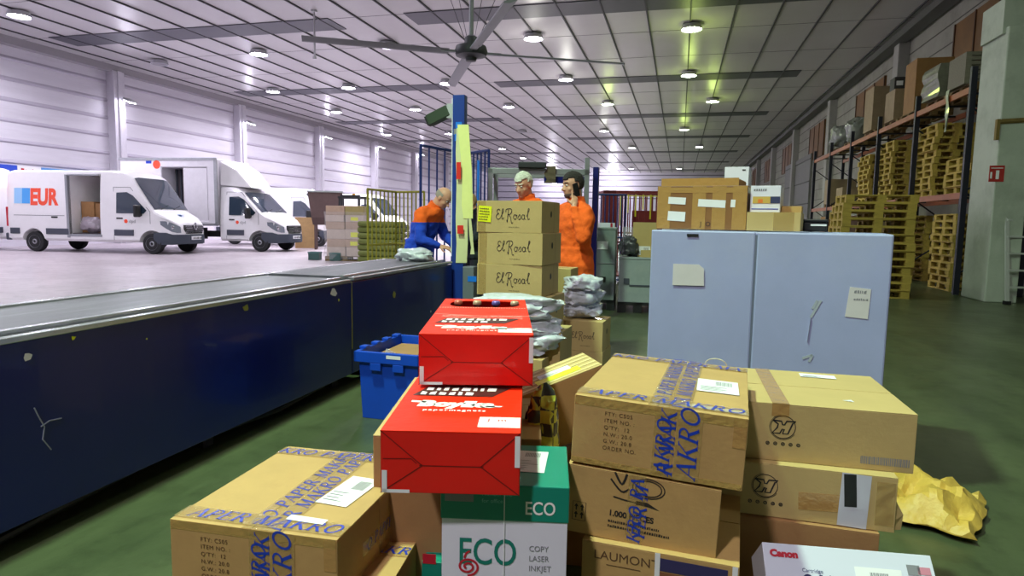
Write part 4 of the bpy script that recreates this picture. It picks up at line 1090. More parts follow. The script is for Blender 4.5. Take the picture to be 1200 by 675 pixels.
ob('latch', MB().box(.08, .16, -.01, .01, .42, .5).box(.16, .5, -.006, .01, .39, .41), GREYTRIM, g2)
g3 = P(727, 366, z=0)
t = ob('plastic_sheet', MB().box(0, .18, -.01, .0, ztr, hz(727, 266, g3)), FILM, None, loc=(a2.x + .02, a2.y + .3, 0), rot=g2.rotation_euler); tag(t, 'dirty clear plastic sheet standing at the pallet box corner', 'film')
def on(t, x, y, z): 
    c_, s_ = math.cos(t.rotation_euler.z), math.sin(t.rotation_euler.z)
    return (t.location.x + c_ * x - s_ * y, t.location.y + s_ * x + c_ * y, z)
o = Carton('carton', 'upright carton with white label on the low grey pallet box', .34, .3, .5, on(g2, .36, .3, ztr + .001), g2.rotation_euler.z, KRAFT2)
o.label_('front', .0, .09, .17, .13)
Carton('carton', 'small low carton in front of the upright one on pallet box', .3, .14, .1, on(g2, .46, .08, ztr + .001), g2.rotation_euler.z, KRAFT2)
polybag('plastic_bag', 'black and clear plastic bundle on the low pallet box', on(g2, .14, .13, ztr + .001), .13, .1, .13, 9, m=mat('black_poly', rgb(60, 62, 66), .25, coat=.6, bump=.6, bscale=12))
Carton('carton', 'flat carton lying on the tall grey pallet box', .36, .3, .08, on(g1, W_ - .5, .45, ztl + .001), g1.rotation_euler.z, KRAFT2)
Carton('carton', 'white and red parcel lying on tall grey pallet box', .22, .2, .07, on(g1, W_ - .16, .2, ztl + .001), g1.rotation_euler.z + .2, WHITEB).rect('red_band', 'front', REDINK, .06, .035, .03, .06)
# =================================================================== RIGHT-HAND SIDE: pillar, racks, pallets
a, b, c = P(1128, 352, z=0), P(1153, 354, z=0), P(1188, 356, z=0)
pw2, pd2 = .5, 1.0
pt = hz(1153, 30, b)
t = struct(ob('trim_80', MB().box(b.x, b.x + pw2, b.y, b.y + pd2, 0, pt), CONC, bevel=.02))
struct(ob('trim_81', MB().box(b.x - .05, b.x + pw2 + 2.2, b.y + .1, b.y + pd2 - .05, pt - .1, pt + .5), CONC))
SIGNR = mat('sign_red', rgb(170, 40, 34), .5)
s0 = P(1160, 194, y=b.y - .01); s1 = P(1176, 213, y=b.y - .01)
t = thing('fire_hose_sign', 'small red fire equipment sign on the concrete pillar', 'sign', ((s0.x + s1.x) / 2, b.y - .006, (s0.z + s1.z) / 2))
sw, sh = abs(s1.x - s0.x), abs(s0.z - s1.z)
ob('sign_plate', MB().box(-sw/2, sw/2, -.004, .004, -sh/2, sh/2), SIGNR, t)
ob('pictogram', MB().box(-sw*.05, sw*.16, -.007, -.004, -sh*.34, sh*.2).box(-sw*.42, -sw*.3, -.007, -.004, -sh*.3, sh*.1).box(-sw*.4, sw*.4, -.007, -.004, sh*.32, sh*.36), PAPER, t)
q = MB()
zz = hz(1165, 140, b)
q.loft([[(b.x - .06, b.y - .05, zz - .03 - dz), (b.x + .0, b.y - .06, zz - dz), (b.x + .45, b.y - .05, zz + .02 - dz), (b.x + .45, b.y - .02, zz - .01 - dz), (b.x, b.y - .02, zz - .03 - dz)] for dz in (0, .05)])
q.box(b.x - .07, b.x - .02, b.y - .06, b.y + .02, zz - .35, zz)
o = ob('torn_wrapping', q, mat('ochre_rag', rgb(120, 100, 50), .8, var=.2), None); tag(o, 'torn ochre wrapping tied around the concrete pillar', 'wrapping')
# aluminium step ladder standing by the pillar
lp = P(1192, 357, z=0)
t = thing('step_ladder', 'white folding step ladder standing right of the pillar', 'ladder', (lp.x, lp.y, 0), R(10))
AL = mat('white_aluminium', rgb(206, 210, 206), .35, metal=.4)
for x0_, x1_, nm in [(-.18, -.1, 'side_rail'), (.28, .2, 'side_rail')]:
    ob(nm, MB().bar((x0_, -.02, 0), (x1_, .45, 2.5), .06, .035), AL, t)
    ob('rear_rail', MB().bar((x0_, 1.1, 0), (x1_, .5, 2.5), .04, .03), AL, t)
for k in range(8): ob('rung', MB().box(-.17 + k*.009, .27 - k*.009, .01 + k * .054, .09 + k * .054, .28 + k * .29, .31 + k * .29), AL, t)
ob('top_cap', MB().box(-.13, .23, .38, .58, 2.46, 2.52), AL, t)
for x_ in (-.18, .28): ob('rubber_foot', MB().box(x_ - .04, x_ + .04, -.06, .04, 0, .06), BLACK, t)
bl_ = P(1199, 180, d=12.6)
o = ob('blue_jerrycan', MB().box(-.25, .25, -.2, .2, 0, .55), mat('blue_drum', rgb(20, 60, 130), .4), None, bevel=.05, seg=3)
sh_ = ob('shelf', MB().box(-.5, 1.0, -.3, .3, -.05, 0).box(-.48, -.43, -.28, .28, -bl_.z + .27, -.05).box(.95, 1.0, -.28, .28, -bl_.z + .27, -.05), DBLUEP, None, loc=(bl_.x + .2, bl_.y + .6, bl_.z - .27)); tag(sh_, 'dark high shelf right of the pillar at the picture edge', 'shelf')
o.location = (bl_.x + .12, bl_.y + .55, bl_.z - .268); tag(o, 'blue canister on the high shelf right of the pillar', 'canister')

RX0, RX1 = 5.28, 6.35
RY = [14.45, 17.45, 20.45, 23.45, 26.45, 29.45]
t = thing('pallet_rack', 'long pallet rack with orange beams and dark blue uprights along the right wall', 'rack', (RX0, RY[0], 0))
def rr(): return MB().at((-RX0, -RY[0], 0))
for y in RY:
    ob('upright', rr().box(RX0 - .05, RX0 + .05, y - .045, y + .045, 0, 4.35).box(RX1 - .05, RX1 + .05, y - .045, y + .045, 0, 4.35)
       .bar((RX0, y, .4), (RX1, y, 1.2), .03).bar((RX1, y, 1.2), (RX0, y, 2.0), .03).bar((RX0, y, 2.0), (RX1, y, 2.8), .03).bar((RX1, y, 2.8), (RX0, y, 3.6), .03), DBLUEP, t)
for lv in (1.93, 3.93):
    for i in range(len(RY) - 1):
        ob('beam', rr().box(RX0 - .03, RX0 + .03, RY[i] + .045, RY[i+1] - .045, lv - .06, lv + .06), ORANGEP, t)
        ob('beam', rr().box(RX1 - .03, RX1 + .03, RY[i] + .045, RY[i+1] - .045, lv - .06, lv + .06), ORANGEP, t)
        for yo in (.7, 2.2): ob('support_bar', rr().box(RX0, RX1, RY[i] + yo, RY[i] + yo + .06, lv + .02, lv + .06), DSTEEL, t)
XM = (RX0 + RX1) / 2
Z1, Z2 = 1.995, 3.995
# pallet stacks
stack(3.5, 13.55, 0, 0, 13, 'of the front stack beside the grey sleeve box', 'pallets of the front stack', 1, .025)
stack(3.68, 14.75, 0, .03, 12, 'of the stack right behind the front stack', 'pallets of the second floor stack', 2, .03)
stack(XM, 15.7, 0, R(90), 11, 'of the floor stack in the first rack bay', 'pallets on the floor of the first rack bay', 3, .03)
stack(XM, 18.4, 0, R(90), 11, 'of the floor stack in the second rack bay', 'pallets on the floor of the second rack bay', 5, .03)
stack(XM, 15.3, Z1, R(90), 5, 'in the low middle-shelf stack nearest the pillar', 'pallets on the middle shelf nearest the pillar', 6, .04)
stack(XM - .05, 17.0 + .0, Z1, R(90), 11, 'of the tallest middle shelf stack', 'pallets of the tallest middle shelf stack', 7, .035)
stack(XM - .05, 20.0, Z1, R(90), 11, 'of the second tall middle shelf stack', 'pallets of the second tall middle shelf stack', 8, .04)
stack(XM - .05, 22.2, Z1, R(90), 10, 'of the farthest middle shelf stack', 'pallets of the farthest middle shelf stack', 9, .04)
# goods on the top shelf
for i, (y, lab) in enumerate([(15.4, 'nearest the pillar'), (16.75, 'second from the pillar'), (18.6, 'third from the pillar'), (20.0, 'under the film-wrapped dark carton'), (22.0, 'under the tall wrapped carton'), (24.6, 'under the glassy bundle'), (26.9, 'farthest along the rack')]):
    pallet(XM, y, Z2, R(90), 'weathered pallet on the top rack shelf, ' + lab, 'pallets on the top rack shelf', True)
ZT = Z2 + .146
WOODD = mat('grey_wood_boards', rgb(120, 116, 100), .8, var=.2, stretch=(1, 6, 6))
q = MB()
for k in range(7): q.box(-.5, .5, -.42, .42, k * .09, k * .09 + .07)
for k in range(6): q.box(-.5, -.4, -.42, .42, k * .09 + .07, k * .09 + .09); q.box(.4, .5, -.42, .42, k * .09 + .07, k * .09 + .09)
o = ob('board_bundle', q, WOODD, None, loc=(XM, 15.4, ZT)); tag(o, 'layered grey board bundle on the top shelf nearest the pillar', 'boards')
q = MB().loft([[(-.5 + .03*math.sin(k), -.45, .1*k), (.5, -.45 - .02*math.sin(2*k), .1*k), (.5, .45, .1*k), (-.53 + .03*math.sin(k*2), .45, .1*k)] for k in range(8)])
o = ob('boards_bundle', q, mat('wrapped_grey_goods', rgb(112, 112, 96), .4, var=.2, coat=.4, bump=.8, bscale=8), None, loc=(XM - .02, 16.75, ZT)); tag(o, 'film-wrapped grey bundle on the top shelf before the brown carton', 'bundle')
Carton('carton', 'large brown carton highest on the top rack shelf', .8, .8, 1.25, (XM, 18.6, ZT), 0, mat('rack_carton', rgb(150, 110, 62), .7, var=.12))
CB_ = mat('rack_carton_pale', rgb(150, 130, 100), .7, var=.12)
Carton('carton', 'pale carton with film on the top shelf beyond the brown carton', .8, .8, .8, (XM - .05, 20.0, ZT), 0, CB_)
t = Carton('carton', 'small dark carton with white patch on the pale carton', .45, .4, .34, (XM - .2, 20.0, ZT + .801), 0, mat('dark_carton', rgb(48, 46, 48), .6)); t.rect('white_patch', 'front', PAPER, -.1, .18, .16, .12)
t = Carton('carton', 'tall film-wrapped carton with white label on the top shelf', .95, .9, 1.25, (XM, 22.0, ZT), 0, CB_); t.rect('label_card', 'front', PAPER, .2, .3, .34, .22)
polybag('film_bundle', 'glassy film-wrapped bundle on the farther top shelf', (XM, 24.6, ZT), .48, .45, .42, 12, m=mat('dusty_film', rgb(120, 126, 118), .25, coat=.8, bump=1, bscale=8))
polybag('film_bundle', 'farthest film-wrapped bundle on the top shelf', (XM, 26.9, ZT), .48, .45, .4, 14, m=mat('dusty_film', rgb(120, 126, 118), .25))
# hanging torn film
hp_ = P(1108, 116, x=RX0 - .08)
q = MB().loft([[(-.02, -.14 + .05*math.sin(k*1.3), -.12*k), (.0, .1 - .04*k*.3 + .03*math.sin(k*2), -.12*k), (.02, -.02 + .05*math.sin(k), -.12*k)] for k in range(8)])
o = ob('torn_film', q, mat('green_grey_film', rgb(150, 160, 140), .3, coat=.5), None, loc=(RX0 - .045, hp_.y, Z2 + .12)); tag(o, 'torn strip of film hanging off the top rack shelf', 'film')
# goods farther down the rack
FC = mat('far_pink_carton', rgb(150, 120, 108), .7, var=.12)
for i, (y, z, h_, m, lab) in enumerate([(24.6, .15, 1.5, FC, 'tall pinkish wrapped carton on the floor of the fourth rack bay'), (27.6, .15, 1.5, KRAFTD, 'brown wrapped carton on the floor of the fifth rack bay'), (21.4, .15, 1.3, CB_, 'pale carton on the floor of the third rack bay')]):
    pallet(XM, y, 0, R(90), 'pallet on the rack floor ' + ['under the pinkish carton', 'under the brown wrapped carton', 'under the third bay carton'][i], None, True)
    Carton('carton', lab, .9, .9, h_, (XM, y, z), 0, m)
for i, y in enumerate([25.2, 27.2]):
    pallet(XM, y, Z1, R(90), 'pallet on the middle shelf far along the rack, ' + ['nearer', 'farther'][i], None, True)
    Carton('carton', ['light brown carton far along the middle shelf, nearer one', 'light brown carton far along the middle shelf, farther one'][i], .9, .9, [.5, .9][i], (XM, y, Z1 + .146), 0, CB_)

# =================================================================== GREY SLEEVE BOX and what stands on it
SW, SD, SH, SRZ = 1.17, .8, 1.268, R(-12)
e = Vector((math.cos(SRZ), math.sin(SRZ), 0))
def gap(d):
    a = P(762, 268, d=d); a.z = 0
    return proj((a.x + e.x * SW, a.y + e.y * SW, SH))[0] - 1050
lo, hi = 2.4, 6.0
for _ in range(40):
    m_ = (lo + hi) / 2
    if gap(m_) > 0: lo = m_
    else: hi = m_
A_ = P(762, 268, d=lo); A_.z = 0
print('sleeve depth', lo, A_, proj((A_.x, A_.y, SH)), proj((A_.x + e.x*SW, A_.y + e.y*SW, SH)))
t = thing('pallet_box', 'big blue-grey sleeve box behind the front cartons with two paper labels', 'pallet box', (A_.x, A_.y, 0), SRZ, 'grey pallet boxes')
G = t
ob('pallet_base', MB().box(0, .12, 0, SD, 0, .14).box(SW/2 - .06, SW/2 + .06, 0, SD, 0, .14).box(SW - .12, SW, 0, SD, 0, .14).box(0, SW, 0, SD, .1, .15), BLACK, t)
ob('sleeve', MB().box(.006, SW*.468, .006, SD - .01, .15, SH - .004).box(SW*.476, SW - .006, .002, SD - .01, .15, SH - .004).box(SW*.46, SW*.48, .012, SD - .02, .15, SH - .006), GREYBOX, t, bevel=.008)
ob('fold_line', MB().box(SW*.466, SW*.478, .009, .013, .15, SH - .02), mat('fold_grey', rgb(100, 106, 128), .6), t)
ob('hand_slot', MB().box(.20, .26, -.0005, .008, SH - .035, SH - .022), BLACK, t)
def on_face(px, y=0):
    """local x,z on the front face seen at a pixel"""
    r_ = ray(*px); n_ = Vector((-math.sin(SRZ), math.cos(SRZ), 0)); tt = (A_ - CAMPOS).dot(n_) / r_.dot(n_); p = CAMPOS + r_ * tt
    return ((p - A_).dot(e), p.z)
for k, px in enumerate([[(789, 309), (819, 310), (825, 315), (825, 335), (788, 334)], [(996, 336), (1021, 339), (1017, 374), (990, 371)]]):
    pl = [on_face(p_) for p_ in px]; q = MB(); n_ = len(pl)
    q.add([(x, -.0008, z) for x, z in pl] + [(x, .001, z) for x, z in pl], [tuple(range(n_)), tuple(range(n_, 2*n_))] + [(i, (i+1) % n_, n_+(i+1) % n_, n_+i) for i in range(n_)])
    lb = ob('paper_label', q, mat('old_label_paper', rgb(206, 200, 204), .6, var=.05), t)
    if k == 1:
        x, z = on_face((1001, 341)); tm = scribble(.07, .016, 1, 1); tm2 = scribble(.075, .012, 1, 2); q = MB()
        q.add([(x + v.x, -.0016, z - .01 + v.y) for v in tm.v], tm.f); q.add([(x + v.x, -.0016, z - .045 + v.y) for v in tm2.v], tm2.f); ob('label_print', q, GREYINK, lb, norm=False)
q = MB()
for px in [[(962, 352), (950, 372), (946, 400)], [(940, 420), (952, 416), (948, 424)], [(958, 352), (952, 362)]]:
    pp = [on_face(u) for u in px]
    for a, b in zip(pp[:-1], pp[1:]): q.bar((a[0], -.0003, a[1]), (b[0], -.0003, b[1]), .001, .012)
ob('scuff_mark', q, mat('scuff', rgb(166, 172, 186), .5), t)
# things on its lid
def onG(x, y, z=SH + .001): return (A_.x + e.x * x - e.y * y, A_.y + e.y * x + e.x * y, z)
def on_lid(u, y):
    """local x at which image column u meets the lid at local depth y"""
    lo_, hi_ = -1.0, 3.0
    for _ in range(40):
        m_ = (lo_ + hi_) / 2; p = onG(m_, y)
        if proj(p)[0] < u: lo_ = m_
        else: hi_ = m_
    return lo_
def hat(u, v, x, y):
    p = onG(x, y); return hz(u, v, (p[0], p[1])) - SH
x0, x1 = on_lid(769, .12), on_lid(874, .12); hc = hat(820, 218, (x0+x1)/2, .12)
t = Carton('carton', 'big glossy taped brown carton on top of the grey sleeve box', x1 - x0, .45, hc, onG((x0+x1)/2, .12 + .225), SRZ, mat('glossy_brown_carton', rgb(140, 98, 60), .35, var=.08, coat=.5))
w_, h_ = x1 - x0, hc
for u in (-w_*.42, w_*.42, -w_*.02, w_*.2): t.tape('front', u, h_*.5, w_*.15, h_*.98, m=BTAPE, off=.001 + abs(u)*.001)
t.tape('front', 0, h_*.9, w_*.99, h_*.12, m=BTAPE, off=.0016)
for (u, v, a, b_) in [(-.27, .66, .2, .16), (-.27, .3, .2, .22), (.12, .6, .3, .17), (.35, .6, .05, .17)]: t.rect('white_paper_patch', 'front', PAPER, u*w_, v*h_, a*w_, b_*h_, rot=-.05, off=.0022)
t.text('front', 'J  O', .035, w_*.0, h_*.08, BLACKINK)
xl = on_lid(772, .3); 
o = ob('upper_flap', MB().box(-w_*.5, w_*.38, -.16, .16, 0, .045), KRAFTD, t.root, bevel=.01, loc=(0, .02, hc + .001))
ob('packing_tape', MB().box(-w_*.5, w_*.38, -.165, -.161, .0, .046).box(-.03, .03, -.165, .16, .046, .047), BTAPE, o)
y_ = .36
x0, x1 = on_lid(873, .1), on_lid(937, .1); hc2 = hat(905, 249, (x0+x1)/2, .1)
t2 = Carton('carton', 'low clear-taped carton on the grey sleeve box under blue-white box', x1 - x0 - .004, .34, hc2, onG((x0+x1)/2 + .004, .1 + .17), SRZ, KRAFT2); t2.tape('front', .05, hc2*.5, .1, hc2, off=.001); t2.tape('top', 0, 0, x1-x0-.01, .05)
x0, x1 = on_lid(876, .14), on_lid(911, .14); hb_ = hat(893, 218, (x0+x1)/2, .14) - hc2
t = Carton('carton', 'white box with yellow and navy band on the low carton', x1 - x0, .22, hb_, onG((x0+x1)/2 + .006, .14 + .11, SH + hc2 + .002), SRZ, WHITEB)
w_, h_ = x1-x0, hb_
t.rect('yellow_band', 'front', mat('band_yellow', rgb(206, 170, 84), .5), -.12*w_, h_*.46, w_*.6, h_*.26)
t.rect('navy_band', 'front', mat('band_navy', rgb(52, 58, 96), .5), .33*w_, h_*.46, w_*.32, h_*.26)
t.rect('orange_dot', 'front', mat('dot_orange', rgb(226, 120, 50), .5), -.16*w_, h_*.42, w_*.16, h_*.14, off=.002)
t.rect('blue_line', 'front', BLUEINK, 0, h_*.12, w_*.9, h_*.03); t.decal('grey_print', 'front', scribble(w_*.5, .014, 1, 6), GREYINK, -w_*.4, h_*.8)
x0, x1 = on_lid(912, .2), on_lid(936, .2)
Carton('carton', 'small brown carton behind the blue-white box on sleeve box', x1 - x0, .14, hat(924, 241, x0, .2) - hc2 - .004, onG((x0+x1)/2 + .008, .14 + .13, SH + hc2 + .002), SRZ, KRAFT)
x0, x1 = on_lid(846, .66), on_lid(874, .66); 
t = Carton('carton', 'tall white box standing behind the glossy brown carton', x1 - x0, .12, hat(860, 196, x0, .66), onG((x0+x1)/2, .66 + .06), SRZ, WHITEB, seam='y')
t.rect('black_mark', 'front', BLACKINK, (x1-x0)*.3, hat(860, 196, x0, .66) - .02, .02, .008)
x0, x1 = on_lid(938, .42), on_lid(966, .42)
t = thing('plastic_bin', 'low black plastic tray with white print on the sleeve box', 'tray', onG((x0+x1)/2 + .01, .5), SRZ)
h_ = hat(950, 257, x0, .42); w_ = x1 - x0
ob('tray_body', MB().box(-w_/2, w_/2, -.1, .1, 0, h_*.8), BLACK, t, bevel=.008); ob('rim', MB().box(-w_/2 - .006, w_/2 + .006, -.11, .11, h_*.8, h_), BLACK, t, bevel=.004)
ob('white_print', MB().box(-.02, .06, -.102, -.1, h_*.45, h_*.6), PAPER, t)

# =================================================================== FRONT CARTONS
def loc3(c, z): return (c[0], c[1], z)
def front_text(t, u, v, s):
    t.text('front', ['FTY: C505', 'ITEM NO. :', "Q'TY:  12", 'N.W.: 20.0', 'G.W.: 20.8', 'ORDER NO.'], s, u, v, BROWNINK, name='printed_text', space=1.15)
YTAPE = mat('yellow_clear_tape', rgb(205, 170, 96), .12, alpha=.5, coat=1, bump=.5, bscale=50)
def makro_carton(name, label, c, rz, w, d, h, z, lab):
    t = Carton(name, label, w, d, h, loc3(c, z), rz, KRAFT, puff=.006, seam='y', bev=.006)
    s_ = w / .46
    # tape bands over the top, front to back, and across
    t.makro('top', .0*s_, 0, d, .042*s_, R(90), .25)
    t.makro('top', .055*s_, 0, d, .042*s_, R(90), .7, off=.0028)
    t.makro('top', 0, -d*.42, w, .046*s_, 0, .55, off=.0038)
    t.makro('top', 0, d*.42, w, .042*s_, 0, .2, off=.0038)
    t.makro('front', .02*s_, h*.5, h, .04*s_, R(90), .1)
    t.makro('front', .03*s_, h*.5, h, .04*s_, R(90), .85, off=.0024, band=False)
    t.makro('front', .085*s_, h*.5, h, .05*s_, R(90), .1, off=.0034)
    t.rect('edge_tape', 'front', YTAPE, 0, h - .012, w*.99, .024, off=.0014)
    t.rect('edge_tape', 'front', YTAPE, 0, .008, w*.99, .015, off=.0014)
    t.rect('edge_tape', 'right', YTAPE, 0, h*.5, .07, h*.95, off=.0014)
    t.rect('corner_tape', 'front', BTAPE, w*.46, h*.78, w*.07, h*.4, off=.0012)
    front_text(t, -w*.31, h*.76, .0155*s_)
    t.text('front', ['CTNS', '', 'PCS', 'KGS'], .0155*s_, w*.0, h*.76, BROWNINK)
    return t
# --- left carton
c, rz, w, d = fit(.5, (199, 608), (395, 633), (444, 533))
HL = .205
tL = makro_carton('carton', 'left front carton crossed with blue-lettered tape, nearest the conveyor', c, rz, w, d, HL, .5 - HL, 1)
tL.label_('top', w*.29, -d*.02, .1, .2, R(-6)); tL.rect('white_slip', 'top', PAPER, w*.24, -d*.37, .11, .028, R(-3), off=.0045)
tL.makro('right', 0, HL*.5, d*.5, .03, 0, .3)
Carton('carton', 'plain carton underneath the left front taped carton', w*.97, d*.97, .5 - HL - .001, loc3(c, 0), rz, KRAFTD)
# --- right upper taped carton
c, rz, w, d = fit(.83, (676, 463), (872, 492), (735, 412), 'L')
w, d = w, .6
HR = .185
# re-centre for the chosen depth
a_, b_ = P(676, 463, z=.83), P(872, 492, z=.83); rz = R(-5); e_ = Vector((math.cos(rz), math.sin(rz), 0)); n_ = Vector((-e_.y, e_.x, 0)); c = (a_ + b_)/2 + n_*d/2; w = .44
tR = makro_carton('carton', 'right front carton crossed with blue-lettered tape, topmost beside the red boxes', c, rz, w, d, HR, .832 - HR, 2)
tR.root.rotation_euler = (0, R(2.2), rz)
cR, rzR, wR, dR = c, rz, w, d
tR.label_('top', w*.31, -d*.02, .115, .15, R(2)); tR.rect('white_slip', 'top', PAPER, w*.28, -d*.42, .18, .03, R(-2), off=.0018)
q = MB().tube([(.12 + .035*math.cos(a), d*.5 - .01, HR + .001 + .022*math.sin(a)) for a in [PI*k/10 for k in range(11)]], .0018, 5); ob('string_loop', q, mat('string', rgb(210, 200, 170), .7), tR.root)
# --- the printed brown carton beneath
c, rz, w, d = fit(.644, (662, 540), (842, 577), None, 'L', d=.52)
HP = .19
rz = R(-5)
a_, b_ = P(662, 540, z=.655), P(842, 577, z=.625); w = (b_ - a_).length; e_ = Vector((math.cos(rz), math.sin(rz), 0)); n_ = Vector((-e_.y, e_.x, 0)); m_ = (a_ + b_)/2; m_.z = 0; c = m_ + n_*.26
t = Carton('carton', 'brown carton printed with black feather and 1.000 PIECES', w, d, HP, loc3(c, .64 - HP), rz, KRAFT, rot=(0, R(2.2), rz))
z0P = .644 - HP
q = MB(); stroke(q, [(-.018, -.026), (.018, -.026), (.018, .026), (-.018, .026), (-.018, -.026)], .0016, 0)
for x_ in (-.008, .008):
    for y_ in (-.018, .004):
        q.poly([(x_-.006, y_+.008), (x_+.006, y_+.008), (x_, y_+.017)]); stroke(q, [(x_, y_-.002), (x_, y_+.009)], .0035, 0)
t.decal('arrow_mark', 'front', q, BLACKINK, -w*.4, HP*.33)
q = MB(); stroke(q, [(-.06, .004), (-.03, .0), (0, -.002)], .004); q.poly([(0, -.007), (.03, -.007), (.062, -.012), (.03, .004), (0, .004)])
t.decal('feather_print', 'front', q, BLACKINK, -.01, HP*.62)
q = MB()
for rr_ in (.026, .021): stroke(q, arc(0, 0, rr_*1.6, rr_, 0, 360, 24), .003, 0)
t.decal('oval_print', 'front', q, BLACKINK, .02, HP*.84)
q = MB(); stroke(q, [(-.02, .03), (0, 0), (.012, .03)], .006); stroke(q, [(-.03, .01), (.0, -.02), (.02, -.01)], .005); t.decal('scroll_print', 'front', q, BLACKINK, -.05, HP*.84)
t.text('front', '1.000 PIECES', .022, -w*.2, HP*.36, BLACKINK, bold=.0008)
t.decal('small_print', 'front', scribble(.17, .008, 2, 8, .7), BLACKINK, -w*.2, HP*.26)
t.makro('front', -.01, HP*.52, HP*1.0, .034, R(90), .2)
t.makro('front', .002, HP*.45, HP*.85, .034, R(90), .66, band=False, off=.0022)
# --- laumont carton
c, rz, w, d = fit(.452, (685, 632), (845, 660), None, 'L', d=.5)
w = .4; HLm = .452
a_, b_ = P(685, 632, z=.452), P(845, 660, z=.452)
rz = R(-5); e_ = Vector((math.cos(rz), math.sin(rz), 0)); n_ = Vector((-e_.y, e_.x, 0)); c = a_ + e_*w/2 + n_*d/2 + Vector((-.006, 0, 0))
t = Carton('carton', 'strapped brown carton lowest of the stack beside the white paper box', w, d, HLm, loc3(c, 0), rz, KRAFT)
t.text('front', 'LAUMONT', .034, -w*.42, HLm - .045, BROWNINK, sx=1.05); t.rect('thin_line', 'front', BROWNINK, -w*.22, HLm - .058, .09, .002)
t.rect('navy_label', 'front', mat('navy_label', rgb(52, 44, 92), .4), w*.22, HLm - .03, .17, .034, off=.0014); t.rect('rust_label', 'front', mat('rust_label', rgb(132, 84, 56), .5), w*.22, HLm - .1, .17, .1, off=.0014)
for u in (.0, .19):
    t.rect('white_strap', 'front', PAPER, u, HLm*.5, .013, HLm, off=.003)
# --- cartons with the winged letter on the right
LOGOB = mat('logo_black', rgb(44, 42, 44), .6)
def wing_logo(t, u, v, r_):
    q = MB(); stroke(q, arc(0, 0, r_, r_, 0, 360, 32), r_*.06, 0); stroke(q, arc(0, 0, r_*1.1, r_*1.1, 100, 330, 24), r_*.035, 0)
    pts = [(-.9, .6), (-.15, .55), (-.05, .22), (.12, .22), (.3, .58), (1.08, .6), (.82, .4), (.45, -.62), (.0, -.62), (.12, -.2), (-.05, -.2), (-.25, -.62), (-.92, -.62), (-.5, -.1), (-.42, .25), (-.9, .6)]
    stroke(q, [(x*r_*.93, y*r_*.93) for x, y in pts], r_*.13, 0)
    t.decal('logo_print', 'front', q, LOGOB, u, v)
    q = MB()
    for k in range(5):
        cx_ = (-1.25 + k*.62) * r_; q2 = arc(cx_, 0, r_*.13, r_*.13, 0, 360, 12); stroke(q, q2, r_*.07, 0); stroke(q, [(cx_ - r_*.06, -r_*.05), (cx_ + r_*.06, r_*.05)], r_*.06, 0)
    t.decal('icon_row', 'front', q, LOGOB, u + r_*.08, v - r_*1.5)
c1, rz1, w1, d1 = fit(.75, (872, 468), (1076, 486), (1015, 437))
w1, d1 = w1, .5
a_, b_ = P(872, 468, z=.75), P(1076, 486, z=.75)
rz1 = R(0); e_ = Vector((math.cos(rz1), math.sin(rz1), 0)); n_ = Vector((-e_.y, e_.x, 0)); c1 = b_ - e_*w1/2 + n_*d1/2
H1 = .182
t = Carton('carton', 'topmost pale-lidded carton with round winged logo, right of taped carton', w1, d1, H1, loc3(c1, .75 - H1), rz1, KRAFT2, puff=.003, flapgap=.006)
wing_logo(t, -w1*.26, H1*.6, .036)
q = MB(); x_ = 0; rnd = random.Random(3)
while x_ < .13: ww = rnd.uniform(.001, .004); q.box(x_, x_ + ww, -.0001, .0001, 0, 0.0001) if False else q.add([(x_, 0, 0), (x_+ww, 0, 0), (x_+ww, .024, 0), (x_, .024, 0)], [(0, 1, 2, 3)]); x_ += ww * 1.7
t.decal('barcode', 'front', q, GREYINK, w1*.2, .018)
t.rect('packing_tape', 'top', BTAPE, -w1*.28, 0, .05, d1, off=.001); t.label_('top', w1*.1, d1*.36, .12, .055, R(-3), barcode=False)
q = MB(); q.poly([(0, 0), (.03, .012), (.034, -.012)]); t.decal('torn_label', 'top', q, PAPER, w1*.12, -d1*.3)
t.rect('packing_tape', 'front', BTAPE, -w1*.28, H1 - .02, .05, .04, off=.001)
a_, b_ = P(845, 541, z=.566), P(1053, 561, z=.566)
rz2 = R(-2); w2, d2, H2 = .49, .5, .168
e_ = Vector((math.cos(rz2), math.sin(rz2), 0)); n_ = Vector((-e_.y, e_.x, 0)); c2 = b_ - e_*w2/2 + n_*d2/2
t = Carton('carton', 'middle winged-logo carton with clear tape and torn right corner', w2, d2, H2, loc3(c2, .567 - H2), rz2, KRAFT2, puff=.003)
wing_logo(t, -w2*.24, H2*.58, .036)
t.rect('white_tape', 'front', mat('white_tape_strip', rgb(200, 200, 214), .2, coat=.6), w2*.27, H2*.5, .08, H2*.98, R(-2), off=.0014)
t.rect('black_strip', 'front', BLACK, w2*.245, H2*.68, .034, H2*.6, R(4), off=.0022)
t.rect('packing_tape', 'front', BTAPE, w2*.12, H2*.4, .16, .055, R(3), off=.0009); t.rect('packing_tape', 'front', TAPE, w2*.44, H2*.5, .05, H2*.8, off=.0012)
polyq = MB().loft([[(0, -.03, .0), (.025, -.02, .0), (.0, .03, 0)], [(-.003, -.04, .03), (.03, -.015, .045), (0, .04, .04)], [(-.002, -.03, .08), (.006, -.015, .09), (0, .03, .09)]])
ob('torn_corner', polyq, KRAFT2, t.root, loc=(w2/2, -d2*.4, 0))
a_, b_ = P(850, 607, z=.397), P(1031, 626, z=.397)
rz3 = R(-2); w3, d3, H3 = .45, .5, .397
e_ = Vector((math.cos(rz3), math.sin(rz3), 0)); n_ = Vector((-e_.y, e_.x, 0)); c3 = b_ - e_*w3/2 + n_*d3/2
Carton('carton', 'plain brown carton lowest in the winged-logo stack', w3, d3, H3 , loc3(c3, 0), rz3, KRAFTD)
